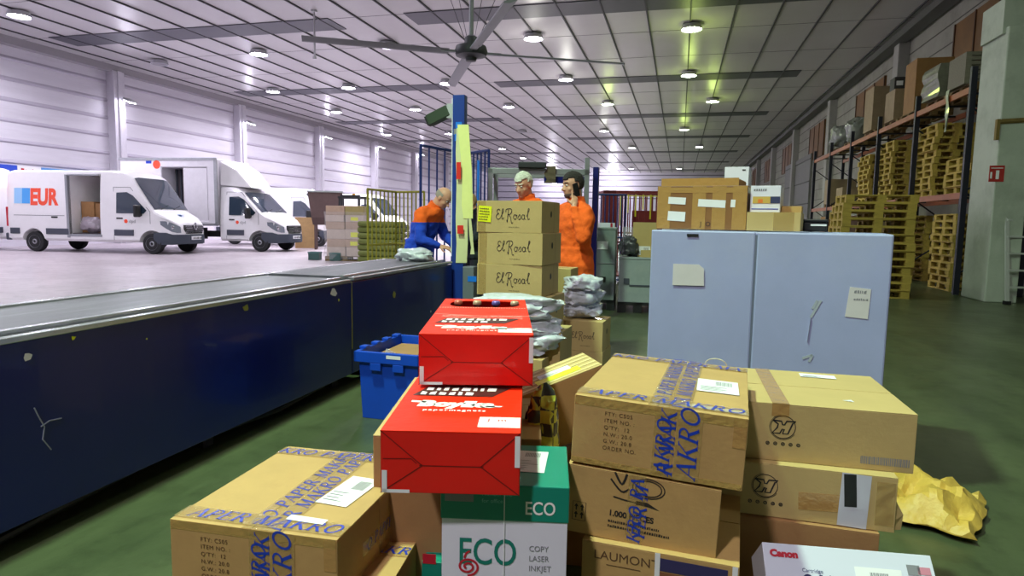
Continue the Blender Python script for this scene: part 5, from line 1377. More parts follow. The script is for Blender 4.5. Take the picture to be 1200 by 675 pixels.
# --- white cartridge box leaning back
K = 47
zc = .48
A1, B1 = P(893, 635, z=zc), P(1090, 651, z=zc)
e_ = (B1 - A1); e_.z = 0; Wc = e_.length; e_.normalize(); n_ = Vector((-e_.y, e_.x, 0))
Dc, Hc = .4, .14
WB2 = mat('white_cartridge_box', rgb(212, 214, 232), .35, coat=.3)
Mr = Matrix((e_, n_, Vector((0, 0, 1)))).transposed() @ Matrix.Rotation(R(K), 3, 'X')
# the printed face is the box's own top; its far top edge runs A1-B1
org = A1 + e_*Wc/2 - Mr @ Vector((0, Dc/2, Hc))
t = Carton('carton', 'white printer cartridge box tilted in the lower right corner', Wc, Dc, Hc, org, 0, WB2, rot=Mr.to_euler(), seam=None)
q = serif_mb if False else None
t.text('top', 'Canon', .023, -Wc*.46, Dc*.5 - .033, REDINK, bold=.0016, sx=1.1)
t.text('top', 'Cartridge', .013, -Wc*.28, Dc*.5 - .066, BLUEPAINT); t.text('top', '046H', .05, -Wc*.28, Dc*.5 - .108, mat('navy_ink', rgb(26, 20, 80), .5), bold=.003)
t.rect('label_card', 'top', PAPER, Wc*.17, Dc*.5 - .07, .11, .055, off=.001)
q = MB(); x_ = 0; rnd = random.Random(8)
while x_ < .04: ww = rnd.uniform(.001, .003); q.add([(x_, 0, 0), (x_+ww, 0, 0), (x_+ww, .036, 0), (x_, .036, 0)], [(0, 1, 2, 3)]); x_ += ww*1.6
t.decal('barcode', 'top', q, GREYINK, Wc*.12, Dc*.5 - .09, off=.002)
t.text('top', 'R', .03, Wc*.25, Dc*.5 - .085, GREYINK, off=.002); t.rect('small_print', 'top', GREYINK, Wc*.38, Dc*.5 - .04, .03, .025, off=.001); t.rect('red_print', 'top', mat('pale_red', rgb(200, 130, 150), .5), Wc*.44, Dc*.5 - .04, .03, .018, off=.001)
zl = min((Mr @ Vector((0, y, z)) + org).z for y in (-Dc/2, Dc/2) for z in (0, Hc))
print('canon low', zl, org, Wc)
lowp = min(((Mr @ Vector((0, y, z)) + org) for y in (-Dc/2, Dc/2) for z in (0, Hc)), key=lambda p: p.z)
Carton('carton', 'plain carton under the tilted white cartridge box', Wc*.8, .16, zl - .002, (lowp.x, lowp.y + .03, 0), math.atan2(e_.y, e_.x), KRAFTD)
# --- white and teal paper box under the red boxes
c, rz, w, d = fit(.668, (518, 566), (660, 567), (662, 523))
w = .304; HE = .238; d = .28
rz = R(11); a_ = P(518, 566, z=.668); e_ = Vector((math.cos(rz), math.sin(rz), 0)); n_ = Vector((-e_.y, e_.x, 0)); c = a_ + e_*w/2 + n_*d/2
t = Carton('carton', 'white paper box with green lid lettered ECO', w, d, HE, loc3(c, .668 - HE), rz, WHITEB, seam=None)
HLd = .088
lid = ob('lid', MB().box(-w/2 - .003, w/2 + .003, -d/2 - .003, d/2 + .003, HE - HLd, HE + .002), TEAL, t.root, bevel=.003)
t.text('front', 'ECO', .046, w*.16, HE - .068, WHITEINK, off=.0046, bold=.0006, parent=lid, sx=.8); t.rect('silver_patch', 'front', GREYINK, -w*.36, HE - .03, .07, .024, off=.0046, parent=lid)
t.text('front', ['Number one', 'for office'], .014, -w*.18, HE - .025, mat('pale_teal', rgb(120, 190, 180), .5), off=.0046, parent=lid)
t.text('front', 'ECO', .094, -w*.37, HE - .2, TEALINK, bold=.0008, sx=.76)
t.text('front', ['COPY', 'LASER', 'INKJET'], .02, w*.2, HE - .162, GREYINK, sx=.9)
q = MB(); pts = []
for k in range(40): a = -PI*.5 + k*.31; r_ = .028 - k*.00058; pts.append((r_*math.cos(a), r_*.82*math.sin(a)))
stroke(q, pts, .0055, 0); stroke(q, [(-.008, .022), (-.003, .034), (.006, .04)], .005); t.decal('red_swirl', 'front', q, REDINK, -w*.29, HE - .208, off=.002)
lb = t.rect('shipping_label', 'top', PAPER, w*.16, d*.06, .1, .15, R(-4), off=.0032, parent=None)
q = MB(); rnd = random.Random(4)
for i in range(6): q.add([(-.04, -.06 + i*.012, 0), (rnd.uniform(-.01, .035), -.06 + i*.012, 0), (rnd.uniform(-.01, .035), -.057 + i*.012, 0), (-.04, -.057 + i*.012, 0)], [(0, 1, 2, 3)])
x_ = -.01
while x_ < .03: q.add([(x_, .03, 0), (x_+.002, .03, 0), (x_+.002, .06, 0), (x_, .06, 0)], [(0, 1, 2, 3)]); x_ += .0035
t.decal('label_print', 'top', q, GREYINK, w*.16, d*.06, R(-4), .0042, parent=lb)
t.rect('white_seam', 'front', PAPER, 0, HE*.5, .002, HE*.98, off=.0047)
Carton('carton', 'plain carton hidden beneath the white paper box', w*.95, d*.95, .668 - HE - .001, loc3(c, 0), rz, KRAFTD)
# --- red boxes
BL = .84; BH = .148
def red_box(label, FL, FR, zt, rz, bottles):
    a_, b_ = P(*FL, z=zt), P(*FR, z=zt); w = (b_ - a_).length * 1.0
    m_ = (a_ + b_) / 2; e_ = Vector((math.cos(rz), math.sin(rz), 0)); n_ = Vector((-e_.y, e_.x, 0)); c = m_ + n_*BL/2
    t = thing('bottle_box', label, 'box', (c.x, c.y, zt - BH), rz)
    b = MB(); h = BH; d = BL; tk = .004
    hx0, hx1, hy0, hy1 = -w*.4, w*.42, d*.5 - .25, d*.5 - .06
    b.box(-w/2, w/2, -d/2, -d/2 + tk, 0, h).box(-w/2, w/2, d/2 - tk, d/2, 0, h).box(-w/2, -w/2 + tk, -d/2, d/2, 0, h).box(w/2 - tk, w/2, -d/2, d/2, 0, h).box(-w/2, w/2, -d/2, d/2, 0, tk)
    ob('box_body', b, RED, t, bevel=.003)
    q = MB(); n = 32
    # top panel with an elongated hand hole
    hole = []
    for i in range(n):
        a = 2*PI*i/n; x = (hx0+hx1)/2 + (hx1-hx0)/2 * math.copysign(abs(math.cos(a))**.6, math.cos(a)); y = (hy0+hy1)/2 + (hy1-hy0)/2 * math.copysign(abs(math.sin(a))**.7, math.sin(a)); hole.append((x, y))
    outer = []
    for i in range(n):
        a = 2*PI*i/n; cx_, sy_ = math.cos(a), math.sin(a); k = 1/max(abs(cx_), abs(sy_)); outer.append((cx_*k, sy_*k))
    out = [((x*w/2), (hy0 + hy1)/2 + y * (d/2 - (hy0+hy1)/2 if y > 0 else (hy0+hy1)/2 + d/2)) for x, y in outer]
    q.add([(x, y, h) for x, y in out] + [(x, y, h) for x, y in hole] + [(x, y, h - .003) for x, y in out] + [(x, y, h - .003) for x, y in hole],
          [(i, (i+1) % n, n+(i+1) % n, n+i) for i in range(n)] + [(2*n+i, 3*n+i, 3*n+(i+1) % n, 2*n+(i+1) % n) for i in range(n)] + [(n+i, n+(i+1) % n, 3*n+(i+1) % n, 3*n+i) for i in range(n)] + [(i, 2*n+i, 2*n+(i+1) % n, (i+1) % n) for i in range(n)])
    tp = ob('top_panel', q, REDTOP, t)
    def dec(nm, face, mb, m, u, v, rot=0, off=.0012, par=None, wd=w):
        M = face_M(face, wd, d, h, u, v, rot, off); qq = MB(); qq.add([M @ p for p in mb.v], mb.f); return ob(nm, qq, m, par or t, norm=False)
    q = MB()
    for l in [[(-w/2, h), (-w*.2, h*.45)], [(w/2, h), (w*.22, h*.45)], [(-w/2, 0), (-w*.2, h*.45)], [(w/2, 0), (w*.22, h*.45)]]: stroke(q, l, .0022, 0)
    stroke(q, [(-w*.2, h*.47), (-w*.22, h*.45), (w*.24, h*.45)], .002, 0); stroke(q, [(-w*.48, h*.55), (-w*.28, h*.56), (-w*.24, h*.48)], .0018, 0)
    dec('flap_crease', 'front', q, REDDARK, 0, 0)
    for x_, y_, a_2, b_2 in [(-w*.49, 0, .012, h*.36), (-w*.49, 0, w*.2, .008), (w*.462, h*.45, .012, h*.5)]:
        q = MB(); q.poly([(x_, y_), (x_+a_2, y_), (x_+a_2, y_+b_2), (x_, y_+b_2)]); dec('white_edge_tape', 'front', q, PAPER, 0, .001, off=.0022)
    q = MB(); q.poly([(-.05, -.04), (.05, -.04), (.05, .04), (-.05, .04)]); lb = dec('price_label', 'top', q, PAPER, w*.34, -d*.5 + .075)
    q = MB(); q.merge(text_mb('J  m', .03), Matrix.Translation((-.03, .005, 0))); dec('label_print', 'top', q, mat('faded_red', rgb(200, 90, 90), .5), w*.34, -d*.5 + .075, off=.002, par=lb)
    q = MB(); q.poly([(-.008, 0), (.008, 0), (.008, .06), (-.008, .06)]); 
    # lettering: chunky name, small line, scrolls
    q = MB(); q.merge(text_mb('Boylka', .07, bold=.005, align='CENTER', sx=1.05, shear=.12)); q.poly([(-.12, .034), (-.08, .03), (-.08, .044), (-.12, .05)]); q.poly([(.08, .0), (.12, .002), (.124, .012), (.08, .012)])
    y0 = -d*.5 + (.10 if bottles else .2)
    dec('box_lettering', 'top', q, WHITEINK, -.012, y0)
    dec('small_lettering', 'top', text_mb('papermagnets', .022, bold=.0006, align='CENTER', space=1.3), WHITEINK, -.01, y0 - .04)
    q = MB(); rnd = random.Random(2)
    q.poly([(-.13, 0), (.09, 0), (.14, .1), (-.1, .1)]); dec('dark_banner', 'top', q, mat('dark_banner', rgb(70, 24, 24), .5), -.01, y0 + .1)
    q = MB()
    q.merge(scribble(.19, .038, 1, 3), Matrix.Translation((-.1, .054, 0))); q.merge(scribble(.17, .036, 1, 9), Matrix.Translation((-.11, .008, 0)))
    dec('banner_lettering', 'top', q, WHITEINK, -.01, y0 + .1, off=.002)
    q = MB()
    for ph in (0, 1.3, 2.4): stroke(q, [(-.12 + .03*k, .13 + .035*math.sin(k*.9 + ph)) for k in range(10)], .004)
    stroke(q, [(-.15, .2), (-.05, .17), (.1, .15), (.2, .17)], .005)
    dec('scroll_print', 'top', q, mat('pale_pink', rgb(240, 190, 180), .5), -.01, y0 + .1)
    if bottles:
        q = MB(); 
        for i in range(34): q.poly([(-w*.49 + i*w*.98/34, 0), (-w*.49 + (i+.6)*w*.98/34, 0), (-w*.49 + (i+.6)*w*.98/34, .014), (-w*.49 + i*w*.98/34, .014)])
        dec('perforation', 'top', q, mat('perforation_pale', rgb(196, 160, 150), .5), 0, hy0 - .035)
        GL = mat('brown_bottle_glass', rgb(40, 22, 12), .1, coat=.5)
        CAPS = [mat('cap_copper', rgb(190, 100, 80), .35, metal=.3), mat('cap_cream', rgb(196, 170, 140), .35, metal=.3), mat('cap_violet', rgb(110, 96, 170), .35, metal=.3), mat('cap_sand', rgb(190, 168, 140), .35, metal=.3)]
        for k in range(4):
            x = -w*.31 + k*w*.225
            bt = thing('bottle', 'bottle in the upper red box, its cap %s' % ['copper, leftmost', 'cream, second', 'violet, third', 'sand-coloured, rightmost'][k], 'bottle', (c.x, c.y, zt - BH + .02), rz, 'bottles in the upper red box')
            yy = (hy0 + hy1)/2 + .03
            s_ = .78
            off = Matrix.Rotation(rz, 3, 'Z') @ Vector((x, yy, 0)); bt.location = (c.x + off.x, c.y + off.y, zt - BH + .02)
            ob('bottle_body', MB().lathe([(.004, 0), (.028, .002), (.03, .01), (.03, .07), (.024, .09), (.013, .108), (.012, .125), (.002, .126)], 20), GL, bt, smooth=True)
            ob('bottle_cap', MB().lathe([(.0165, .121), (.0175, .123), (.0155, .134), (.012, .137), (.002, .138)], 21), CAPS[k], bt, smooth=True)
    return t, c, w
red_box('lower red bottle box, in front and beneath the other', (445, 505), (610, 507), .818, R(13), False)
red_box('upper red bottle box with bottle caps showing through its hole', (490, 392), (625, 392), .976, R(15), True)
# --- pale carton behind the red boxes on the left
a_ = P(437, 510, z=.66); rz = R(13); e_ = Vector((math.cos(rz), math.sin(rz), 0)); n_ = Vector((-e_.y, e_.x, 0)); w, d = .5, .72; c = a_ + e_*w/2 + n_*d/2
t = Carton('carton', 'pale carton beneath the back ends of the red boxes', w, d, .66, loc3(c, 0), rz, KRAFTD, topm=KRAFT2)  # brown sides under a pale top put the gap's shade into the colour
t.text('left', 'x', .05, .1, .55)
# --- small cartons in the dark gap between left carton and paper box
a_ = P(474, 619, z=.33); c = a_ - Vector((0, .17, 0))
t = Carton('carton', 'small carton with blue-lettered tape in the gap beside paper box', .16, .34, .33, (c.x, c.y, 0), R(6), KRAFT, puff=.002); t.makro('top', 0, .03, .16, .04, 0, .0); 
pb = P(500, 660, z=.3)
ob_ = Carton('carton', 'teal and red box glimpsed in the gap by paper box', .07, .1, .3, (pb.x + .01, pb.y + .06, 0), R(8), TEAL); ob_.rect('red_patch', 'front', REDINK, -.012, .31, .04, .03)
b0, b1 = P(496, 578, z=.5), P(507, 640, z=.38)
q = MB().add([(0, 0, 0)], []) if False else MB()
# --- tilted open carton between the stacks
def free_panel(name, m, pts, th, par):
    """a board panel through four points, given thickness"""
    p = [Vector(v) for v in pts]; n = (p[1]-p[0]).cross(p[3]-p[0]).normalized() * th
    q = MB(); q.add(p + [v + n for v in p], [(0, 3, 2, 1), (4, 5, 6, 7), (0, 1, 5, 4), (1, 2, 6, 5), (2, 3, 7, 6), (3, 0, 4, 7)])
    return ob(name, q, m, par)
zc0 = .78
A1 = P(612, 464, d=2.36); B1 = P(706, 427, d=2.42)
e1 = (B1 - A1); Wt = e1.length; e1.normalize()
up = Vector((0, 0, 1)); n1 = Vector((-e1.y, e1.x, 0)).normalized(); down = -(e1.cross(n1)).normalized()
Ht = .24; Dt = .22
Mt = Matrix((e1, n1, -down)).transposed()
if Mt.determinant() < 0: Mt = Matrix((e1, -n1, -down)).transposed()
cc = A1 + e1*Wt/2 + n1*Dt/2 + down*Ht
t = Carton('carton', 'tilted carton with yellow strip and stripes wedged between the stacks', Wt, Dt, Ht, cc, 0, KRAFT, rot=Mt.to_euler(), topm=KRAFT2)
for k in range(5): t.rect('cream_stripe', 'top', mat('cream_stripe', rgb(226, 206, 140), .5), 0, -Dt*.38 + k*Dt*.19, Wt*.98, Dt*.07)
t.rect('yellow_strip', 'top', YLABEL, 0, -Dt*.22, Wt*.55, .05, R(0), off=.002); t.label_('top', .0, Dt*.0, .13, .05, barcode=False)
print('tilted', cc, Wt)
zl = min((Mt @ Vector((x, y, 0)) + cc).z for x in (-Wt/2, Wt/2) for y in (-Dt/2, Dt/2))
Carton('carton', 'plain carton under the tilted striped carton', .34, .26, zl - .005, (cc.x + .04, cc.y + .02, 0), R(5), KRAFTD)
t = polybag('patterned_bag', 'yellow, black and white patterned packet between red boxes and tilted carton', tuple(P(636, 500, d=2.1) - Vector((0, 0, .1))), .05, .05, .1, 21, m=mat('patterned_packet', rgb(210, 210, 90), .3, var=.0, coat=.3))
m_ = t.data.materials[0]; nt = m_.node_tree; ck = nt.nodes.new('ShaderNodeTexChecker'); ck.inputs['Scale'].default_value = 24; ck.inputs['Color1'].default_value = rgb(214, 214, 90); ck.inputs['Color2'].default_value = rgb(70, 70, 74)
nt.links.new(nt.nodes['Texture Coordinate'].outputs['Object'], ck.inputs['Vector']); nt.links.new(ck.outputs['Color'], nt.nodes['Principled BSDF'].inputs['Base Color'])
pz_ = t.location.z
Carton('carton', 'narrow carton carrying the patterned packet behind the paper box', .15, .15, pz_ - .002, (t.location.x, t.location.y, 0), R(8), KRAFTD)
# --- crumpled kraft bag on the floor at the right
kb = P(1098, 585, z=.08)
def kraftbag():
    bm = bmesh.new(); n = 18
    vs = []
    rnd = random.Random(6)
    for side_ in (1, 0):
        for j in range(n + 1):
            for i in range(n + 1):
                u, v = i/n*2 - 1, j/n*2 - 1
                edge = max(0, 1 - max(abs(u), abs(v))**3)
                x, y = u*.27 + .035*mnoise.noise(Vector((u*2, v*2, 3))), v*.3 + .035*mnoise.noise(Vector((u*2, v*2, 7)))
                f = mnoise.noise(Vector((u*2.2 + 4, v*2.2, 1)))
                z = .03 + (.13*edge*(.8 + .9*f) + .05*abs(mnoise.noise(Vector((u*5, v*5, 2)))) if side_ else 0) + .03*max(0, u)*0
                vs.append(bm.verts.new((x, y, max(.002, z))))
    N = (n+1)**2
    for s_ in (0, 1):
        for j in range(n):
            for i in range(n):
                a = s_*N + j*(n+1) + i; f = (vs[a], vs[a+1], vs[a+n+2], vs[a+n+1]); bm.faces.new(f if s_ == 0 else f[::-1])
    ring = [j for j in range(n)] + [n + j*(n+1) for j in range(n)] + [N-1-j for j in range(n)] + [(n-j)*(n+1) for j in range(n)]
    for a, b_ in zip(ring, ring[1:] + ring[:1]): bm.faces.new((vs[a], vs[N+a], vs[N+b_], vs[b_]))
    me = bpy.data.meshes.new('kraft_bag'); bm.to_mesh(me); bm.free(); return me
o = ob('kraft_bag', kraftbag(), KRAFTBAG, None, smooth=25, loc=(kb.x - .04, kb.y + .05, 0), rot=(0, 0, R(-25))); o.scale = (.84, .84, .9); tag(o, 'crumpled yellow kraft paper bag lying on the green floor', 'bag')
# --- blue crate
a_ = P(425, 491, z=0)
cw, cd, ch_ = .42, .62, .45
t = thing('plastic_crate', 'blue stackable plastic crate on the floor beside the conveyor', 'crate', (a_.x + cw/2 - .02, a_.y + cd/2, 0), R(-2))
q = MB(); wl = .006
zt_ = ch_
def taper(z): return .93 + .07 * z / ch_
q.loft([[(-cw/2*taper(z), -cd/2*taper(z), z), (cw/2*taper(z), -cd/2*taper(z), z), (cw/2*taper(z), cd/2*taper(z), z), (-cw/2*taper(z), cd/2*taper(z), z)] for z in (0, ch_*.5, ch_)] + [[(-cw/2*taper(z) + wl, -cd/2*taper(z) + wl, z), (cw/2*taper(z) - wl, -cd/2*taper(z) + wl, z), (cw/2*taper(z) - wl, cd/2*taper(z) - wl, z), (-cw/2*taper(z) + wl, cd/2*taper(z) - wl, z)] for z in (ch_ + .0001, .02)])
ob('crate_body', q, CRATEB, t, bevel=.003)
q = MB(); g = .022
for z0, z1 in ((ch_ - .1, ch_),):
    q.box(-cw/2 - g, cw/2 + g, -cd/2 - g, -cd/2 - .002, z0 + .03, z1).box(-cw/2 - g, cw/2 + g, cd/2 + .002, cd/2 + g, z0 + .03, z1).box(-cw/2 - g, -cw/2 - .002, -cd/2 - g, cd/2 + g, z0 + .03, z1).box(cw/2 + .002, cw/2 + g, -cd/2 - g, cd/2 + g, z0 + .03, z1)
    q.box(-cw*.28, -cw*.1, -cd/2 - g, -cd/2 - .002, z0 - .02, z0 + .03).box(cw*.1, cw*.28, -cd/2 - g, -cd/2 - .002, z0 - .02, z0 + .03)
    for k in range(4): q.box(-cw/2 - g - .006, -cw/2 + .02, -cd*.4 + k*cd*.25, -cd*.4 + k*cd*.25 + .06, z1, z1 + .018)
rm = ob('rim', q, CRATEB, t, bevel=.004)
q = MB(); q.poly([(-.05, -.01), (.05, -.01), (.05, .012), (-.05, .012)], .0006); o = ob('white_label', q, PAPER, rm, loc=(.05, -cd/2 - g - .001, ch_ - .025), rot=(R(90), 0, 0))
pp_ = MB().add([(0, 0, 0), (.11, .03, -.06), (.08, .04, -.1), (-.03, .0, -.09), (0, .004, 0), (.11, .034, -.06), (.08, .044, -.1), (-.03, .004, -.09)], [(0, 1, 2, 3), (4, 7, 6, 5), (0, 4, 5, 1), (1, 5, 6, 2), (2, 6, 7, 3), (3, 7, 4, 0)])
o = ob('paper_sheet', pp_, PAPER, None, loc=(t.location.x - .08, t.location.y - cd*.3, ch_ + .0)); tag(o, 'white folded paper sticking out of the blue crate', 'paper')
fl_ = ob('carton', MB().box(-.17, .17, -.26, .26, 0, .38), KRAFTD, None, bevel=.006, loc=(t.location.x, t.location.y, .021)); tag(fl_, 'dark carton lying inside the blue crate', 'box')
# =================================================================== STACK OF WINE CARTONS
ER = R(-6); ew, ed, eh = .415, .37, .19
e_ = Vector((math.cos(ER), math.sin(ER), 0)); n_ = Vector((-e_.y, e_.x, 0))
def script_logo():
    q = MB(); w_ = .075
    S = lambda p: stroke(q, p, w_, 5)
    S([(.55, .88), (.4, 1.05), (.2, .98), (.17, .72), (.42, .58)]); S([(.42, .58), (.15, .5), (.05, .22), (.25, .0), (.5, .08), (.66, .3)])
    S([(.66, .3), (.95, .85), (.93, 1.08), (.82, .98), (.76, .4), (.8, .05), (.95, .06), (1.02, .2)])
    S([(1.6, 1.0), (1.52, .5), (1.45, -.3), (1.38, -.05)]); S([(1.22, .75), (1.35, 1.05), (1.85, 1.1), (2.0, .85), (1.8, .55), (1.55, .5)]); S([(1.6, .5), (1.85, .2), (1.95, -.3), (2.05, -.42), (2.15, -.3)])
    S(arc(2.4, .25, .18, .24, 90, 450, 12)); S([(2.5, .45), (2.7, .42)])
    S([(2.72, .1), (2.95, .5), (3.08, .3), (3.05, .05), (2.85, .0)]); S(arc(3.4, .25, .18, .24, 60, 420, 12)); S([(3.58, .5), (3.56, .1), (3.7, .02)])
    S([(3.8, .3), (4.1, .95), (4.12, 1.12), (4.0, 1.05), (3.95, .3), (4.02, .02), (4.2, .1)])
    return q
def rosal(label, c, rz, z, w=ew, d=ed, h=eh, tapes=True, group='El Rosal wine cartons'):
    t = Carton('wine_carton', label, w, d, h, loc3(c, z), rz, KRAFT2, puff=.004, group='cartons with script lettering')
    q = script_logo(); s_ = w*.52/4.2; q2 = MB(); q2.add([(v.x*s_, v.y*s_*1.1, 0) for v in q.v], q.f)
    t.decal('script_lettering', 'front', q2, LOGOB, -w*.2, h*.42)
    t.text('front', 'www.elrosal.es', .011, w*.0, h*.16, LOGOB)
    q = MB(); q.poly([(.016*math.cos(a), .02*math.sin(a)) for a in [2*PI*k/14 for k in range(14)]]); t.decal('hand_hole', 'right', q, BLACK, 0, h*.6)
    q = MB(); stroke(q, [(0, 0), (0, h)], .002, 0); t.decal('side_seam', 'right', q, BROWNINK, d*.16, 0)
    if tapes: t.tape('front', -w*.42, h*.5, .05, h*.98); t.tape('top', 0, 0, w, .06)
    return t
a_ = P(559, 235, d=3.95)
zt_ = a_.z
print('rosal top', zt_)
base = Vector((a_.x, a_.y, 0)); cE = base + e_*ew/2 + n_*ed/2
tt = rosal('top wine carton with fluorescent yellow note, script lettered', cE, ER, zt_ - eh, tapes=True)
lb = tt.rect('yellow_note', 'front', YLABEL, -ew*.37, eh*.58, .085, .095, R(-4), off=.003); tt.decal('note_print', 'front', scribble(.07, .009, 5, 7, .8), BROWNINK, -ew*.37 - .034, eh*.58 + .03, R(-4), .0045, lb)
rosal('middle wine carton with script lettering in the tall stack', cE + e_*.012, ER - R(1), zt_ - 2*eh - .001)
rosal('lower wine carton with script lettering above the grey bags', cE + e_*.004, ER + R(1), zt_ - 3*eh - .002)
zb = zt_ - 3*eh - .003
# beneath: two plain cartons to the floor with bags pressed in front
def plain(label, c, rz, z, w, d, h, m=KRAFT2):
    t = Carton('carton', label, w, d, h, loc3(c, z), rz, m, puff=.003)
    q = MB(); q.poly([(.013*math.cos(a), .016*math.sin(a)) for a in [2*PI*k/14 for k in range(14)]]); t.decal('hand_hole', 'right', q, BLACK, 0, h*.6)
    t.tape('top', 0, 0, w, .05)
    return t
pc = cE + e_*.05 + n_*.02
plain('upright carton directly under the script-lettered stack', pc, ER, zb - .24, .4, .34, .239)
plain('second carton down under the script-lettered stack', pc, ER, zb - .24 - .3, .4, .34, .299)
plain('bottom carton on the floor under the script-lettered stack', pc, ER, 0, .42, .36, zb - .541)
bagg = 'grey-white parcel bags around the wine cartons'
def bag_at(u, v, d_, sx, sy, sz, seed, lab):
    p = P(u, v, d=d_); return polybag('parcel_bag', lab, (p.x, p.y, p.z - sz), sx, sy, sz, seed, m=POLY, group=bagg)
# column of bags left/front of the cartons, on a carton of their own
p = P(612, 372, d=3.68)
hB = .5
cc_ = (P(600, 300, d=3.62).x, P(600, 300, d=3.62).y)
Carton('carton', 'carton on the floor carrying the stacked grey parcel bags behind red boxes', .46, .26, .56, (cc_[0], cc_[1], 0), ER, KRAFT2)
zz_ = .562
for k, (s_, sd) in enumerate([(.066, 31), (.06, 32), (.056, 33)]):
    polybag('parcel_bag', 'grey parcel bag behind the upper red box, %s of its pile' % ['bottom', 'middle', 'top'][k], (cc_[0] + .03, cc_[1], zz_ + .0), .25, .12, s_, sd, group=bagg); zz_ += s_ * 1.62
# right group
q0 = P(648, 392, d=3.62); zt1 = P(648, 388, d=3.62).z
plain('small carton low to the right of the red boxes with round hole', Vector((q0.x + .0, q0.y + .1, 0)), R(-4), 0, .12, .28, zt1)
q0 = P(690, 376, d=4.35); zt2 = q0.z
t = rosal('low wine carton at right, parcel bags piled on it', Vector((q0.x - .04, q0.y + .12, 0)), R(-4), zt2 - .2, w=.3, d=.3, h=.2)
plain('carton on the floor under the low right wine carton', Vector((q0.x - .04, q0.y + .12, 0)), R(-4), 0, .31, .31, zt2 - .201)
zz_ = zt2 + .001
for k, (s_, sd) in enumerate([(.05, 41), (.06, 42), (.055, 43)]):
    polybag('parcel_bag', 'pale parcel bag on the low right wine carton, %s of its pile' % ['bottom', 'middle', 'top'][k], (q0.x - .06, q0.y + .13, zz_), .13, .12, s_, sd, rz=k, group=bagg); zz_ += s_ * 1.62
q0 = P(664, 330, d=4.62); zt3 = P(664, 315, d=4.62).z
plain('carton standing right of the lower script-lettered carton', Vector((q0.x - .06, q0.y + .1, 0)), R(-4), zt3 - .3, .2, .24, .3)
plain('tall carton below the one beside the script stack', Vector((q0.x - .06, q0.y + .1, 0)), R(-4), 0, .22, .25, zt3 - .301)
# polybag on the conveyor's far end
cpz = P(512, 303, z=BT)
polybag('parcel_bag', 'crumpled white parcel bag lying on the conveyor end', (cpz.x - .02, min(cpz.y, YE - .22), BT - .01), .2, .15, .07, 51, rz=R(-10))
# =================================================================== PEOPLE (own frame: x forward, y to the person's left, z up)
def remesh(o, vox, it=6, fac=.5):
    m = o.modifiers.new('r', 'REMESH'); m.mode = 'VOXEL'; m.voxel_size = vox; m.use_smooth_shade = True
    s_ = o.modifiers.new('s', 'SMOOTH'); s_.factor = fac; s_.iterations = it
    bake(o); return o
def hand(q, wrist, fwd, palm, curl=.5, left=True, index=None, s=1.0):
    f = Vector(fwd).normalized(); p = Vector(palm); p = (p - p.dot(f) * f).normalized(); side = f.cross(p).normalized() * (1 if left else -1)
    w = Vector(wrist)
    M = Matrix((f, side, p)).transposed()
    q.ell(w + f * .045, .05 * s, .04 * s, .016 * s, 14, 8, M)
    q.cone2(w - f * .02, w + f * .02, .026 * s, .026 * s)
    for k, (off, ln) in enumerate([(.028, .075), (.010, .083), (-.009, .077), (-.027, .06)]):
        c = curl if not (k == 0 and index is not None) else index
        a = w + f * .085 * s + side * off * s; d = f.copy(); ang = 0
        for j, part in enumerate((.45, .32, .25)):
            ang += c * (.7 if j == 0 else 1.0); d = (f * math.cos(ang) + p * math.sin(ang)).normalized()
            b = a + d * ln * part * s; q.cone2(a, b, (.0095 - j * .0008) * s, (.009 - j * .001) * s); a = b
    a = w + f * .025 * s + side * .03 * s; d = (f * .6 + side * .6 + p * .45).normalized()
    b = a + d * .035 * s; q.cone2(a, b, .012 * s, .0105 * s); d2 = (f * .85 + p * .5 + side * .05).normalized(); q.cone2(b, b + d2 * .03 * s, .0105 * s, .009 * s)
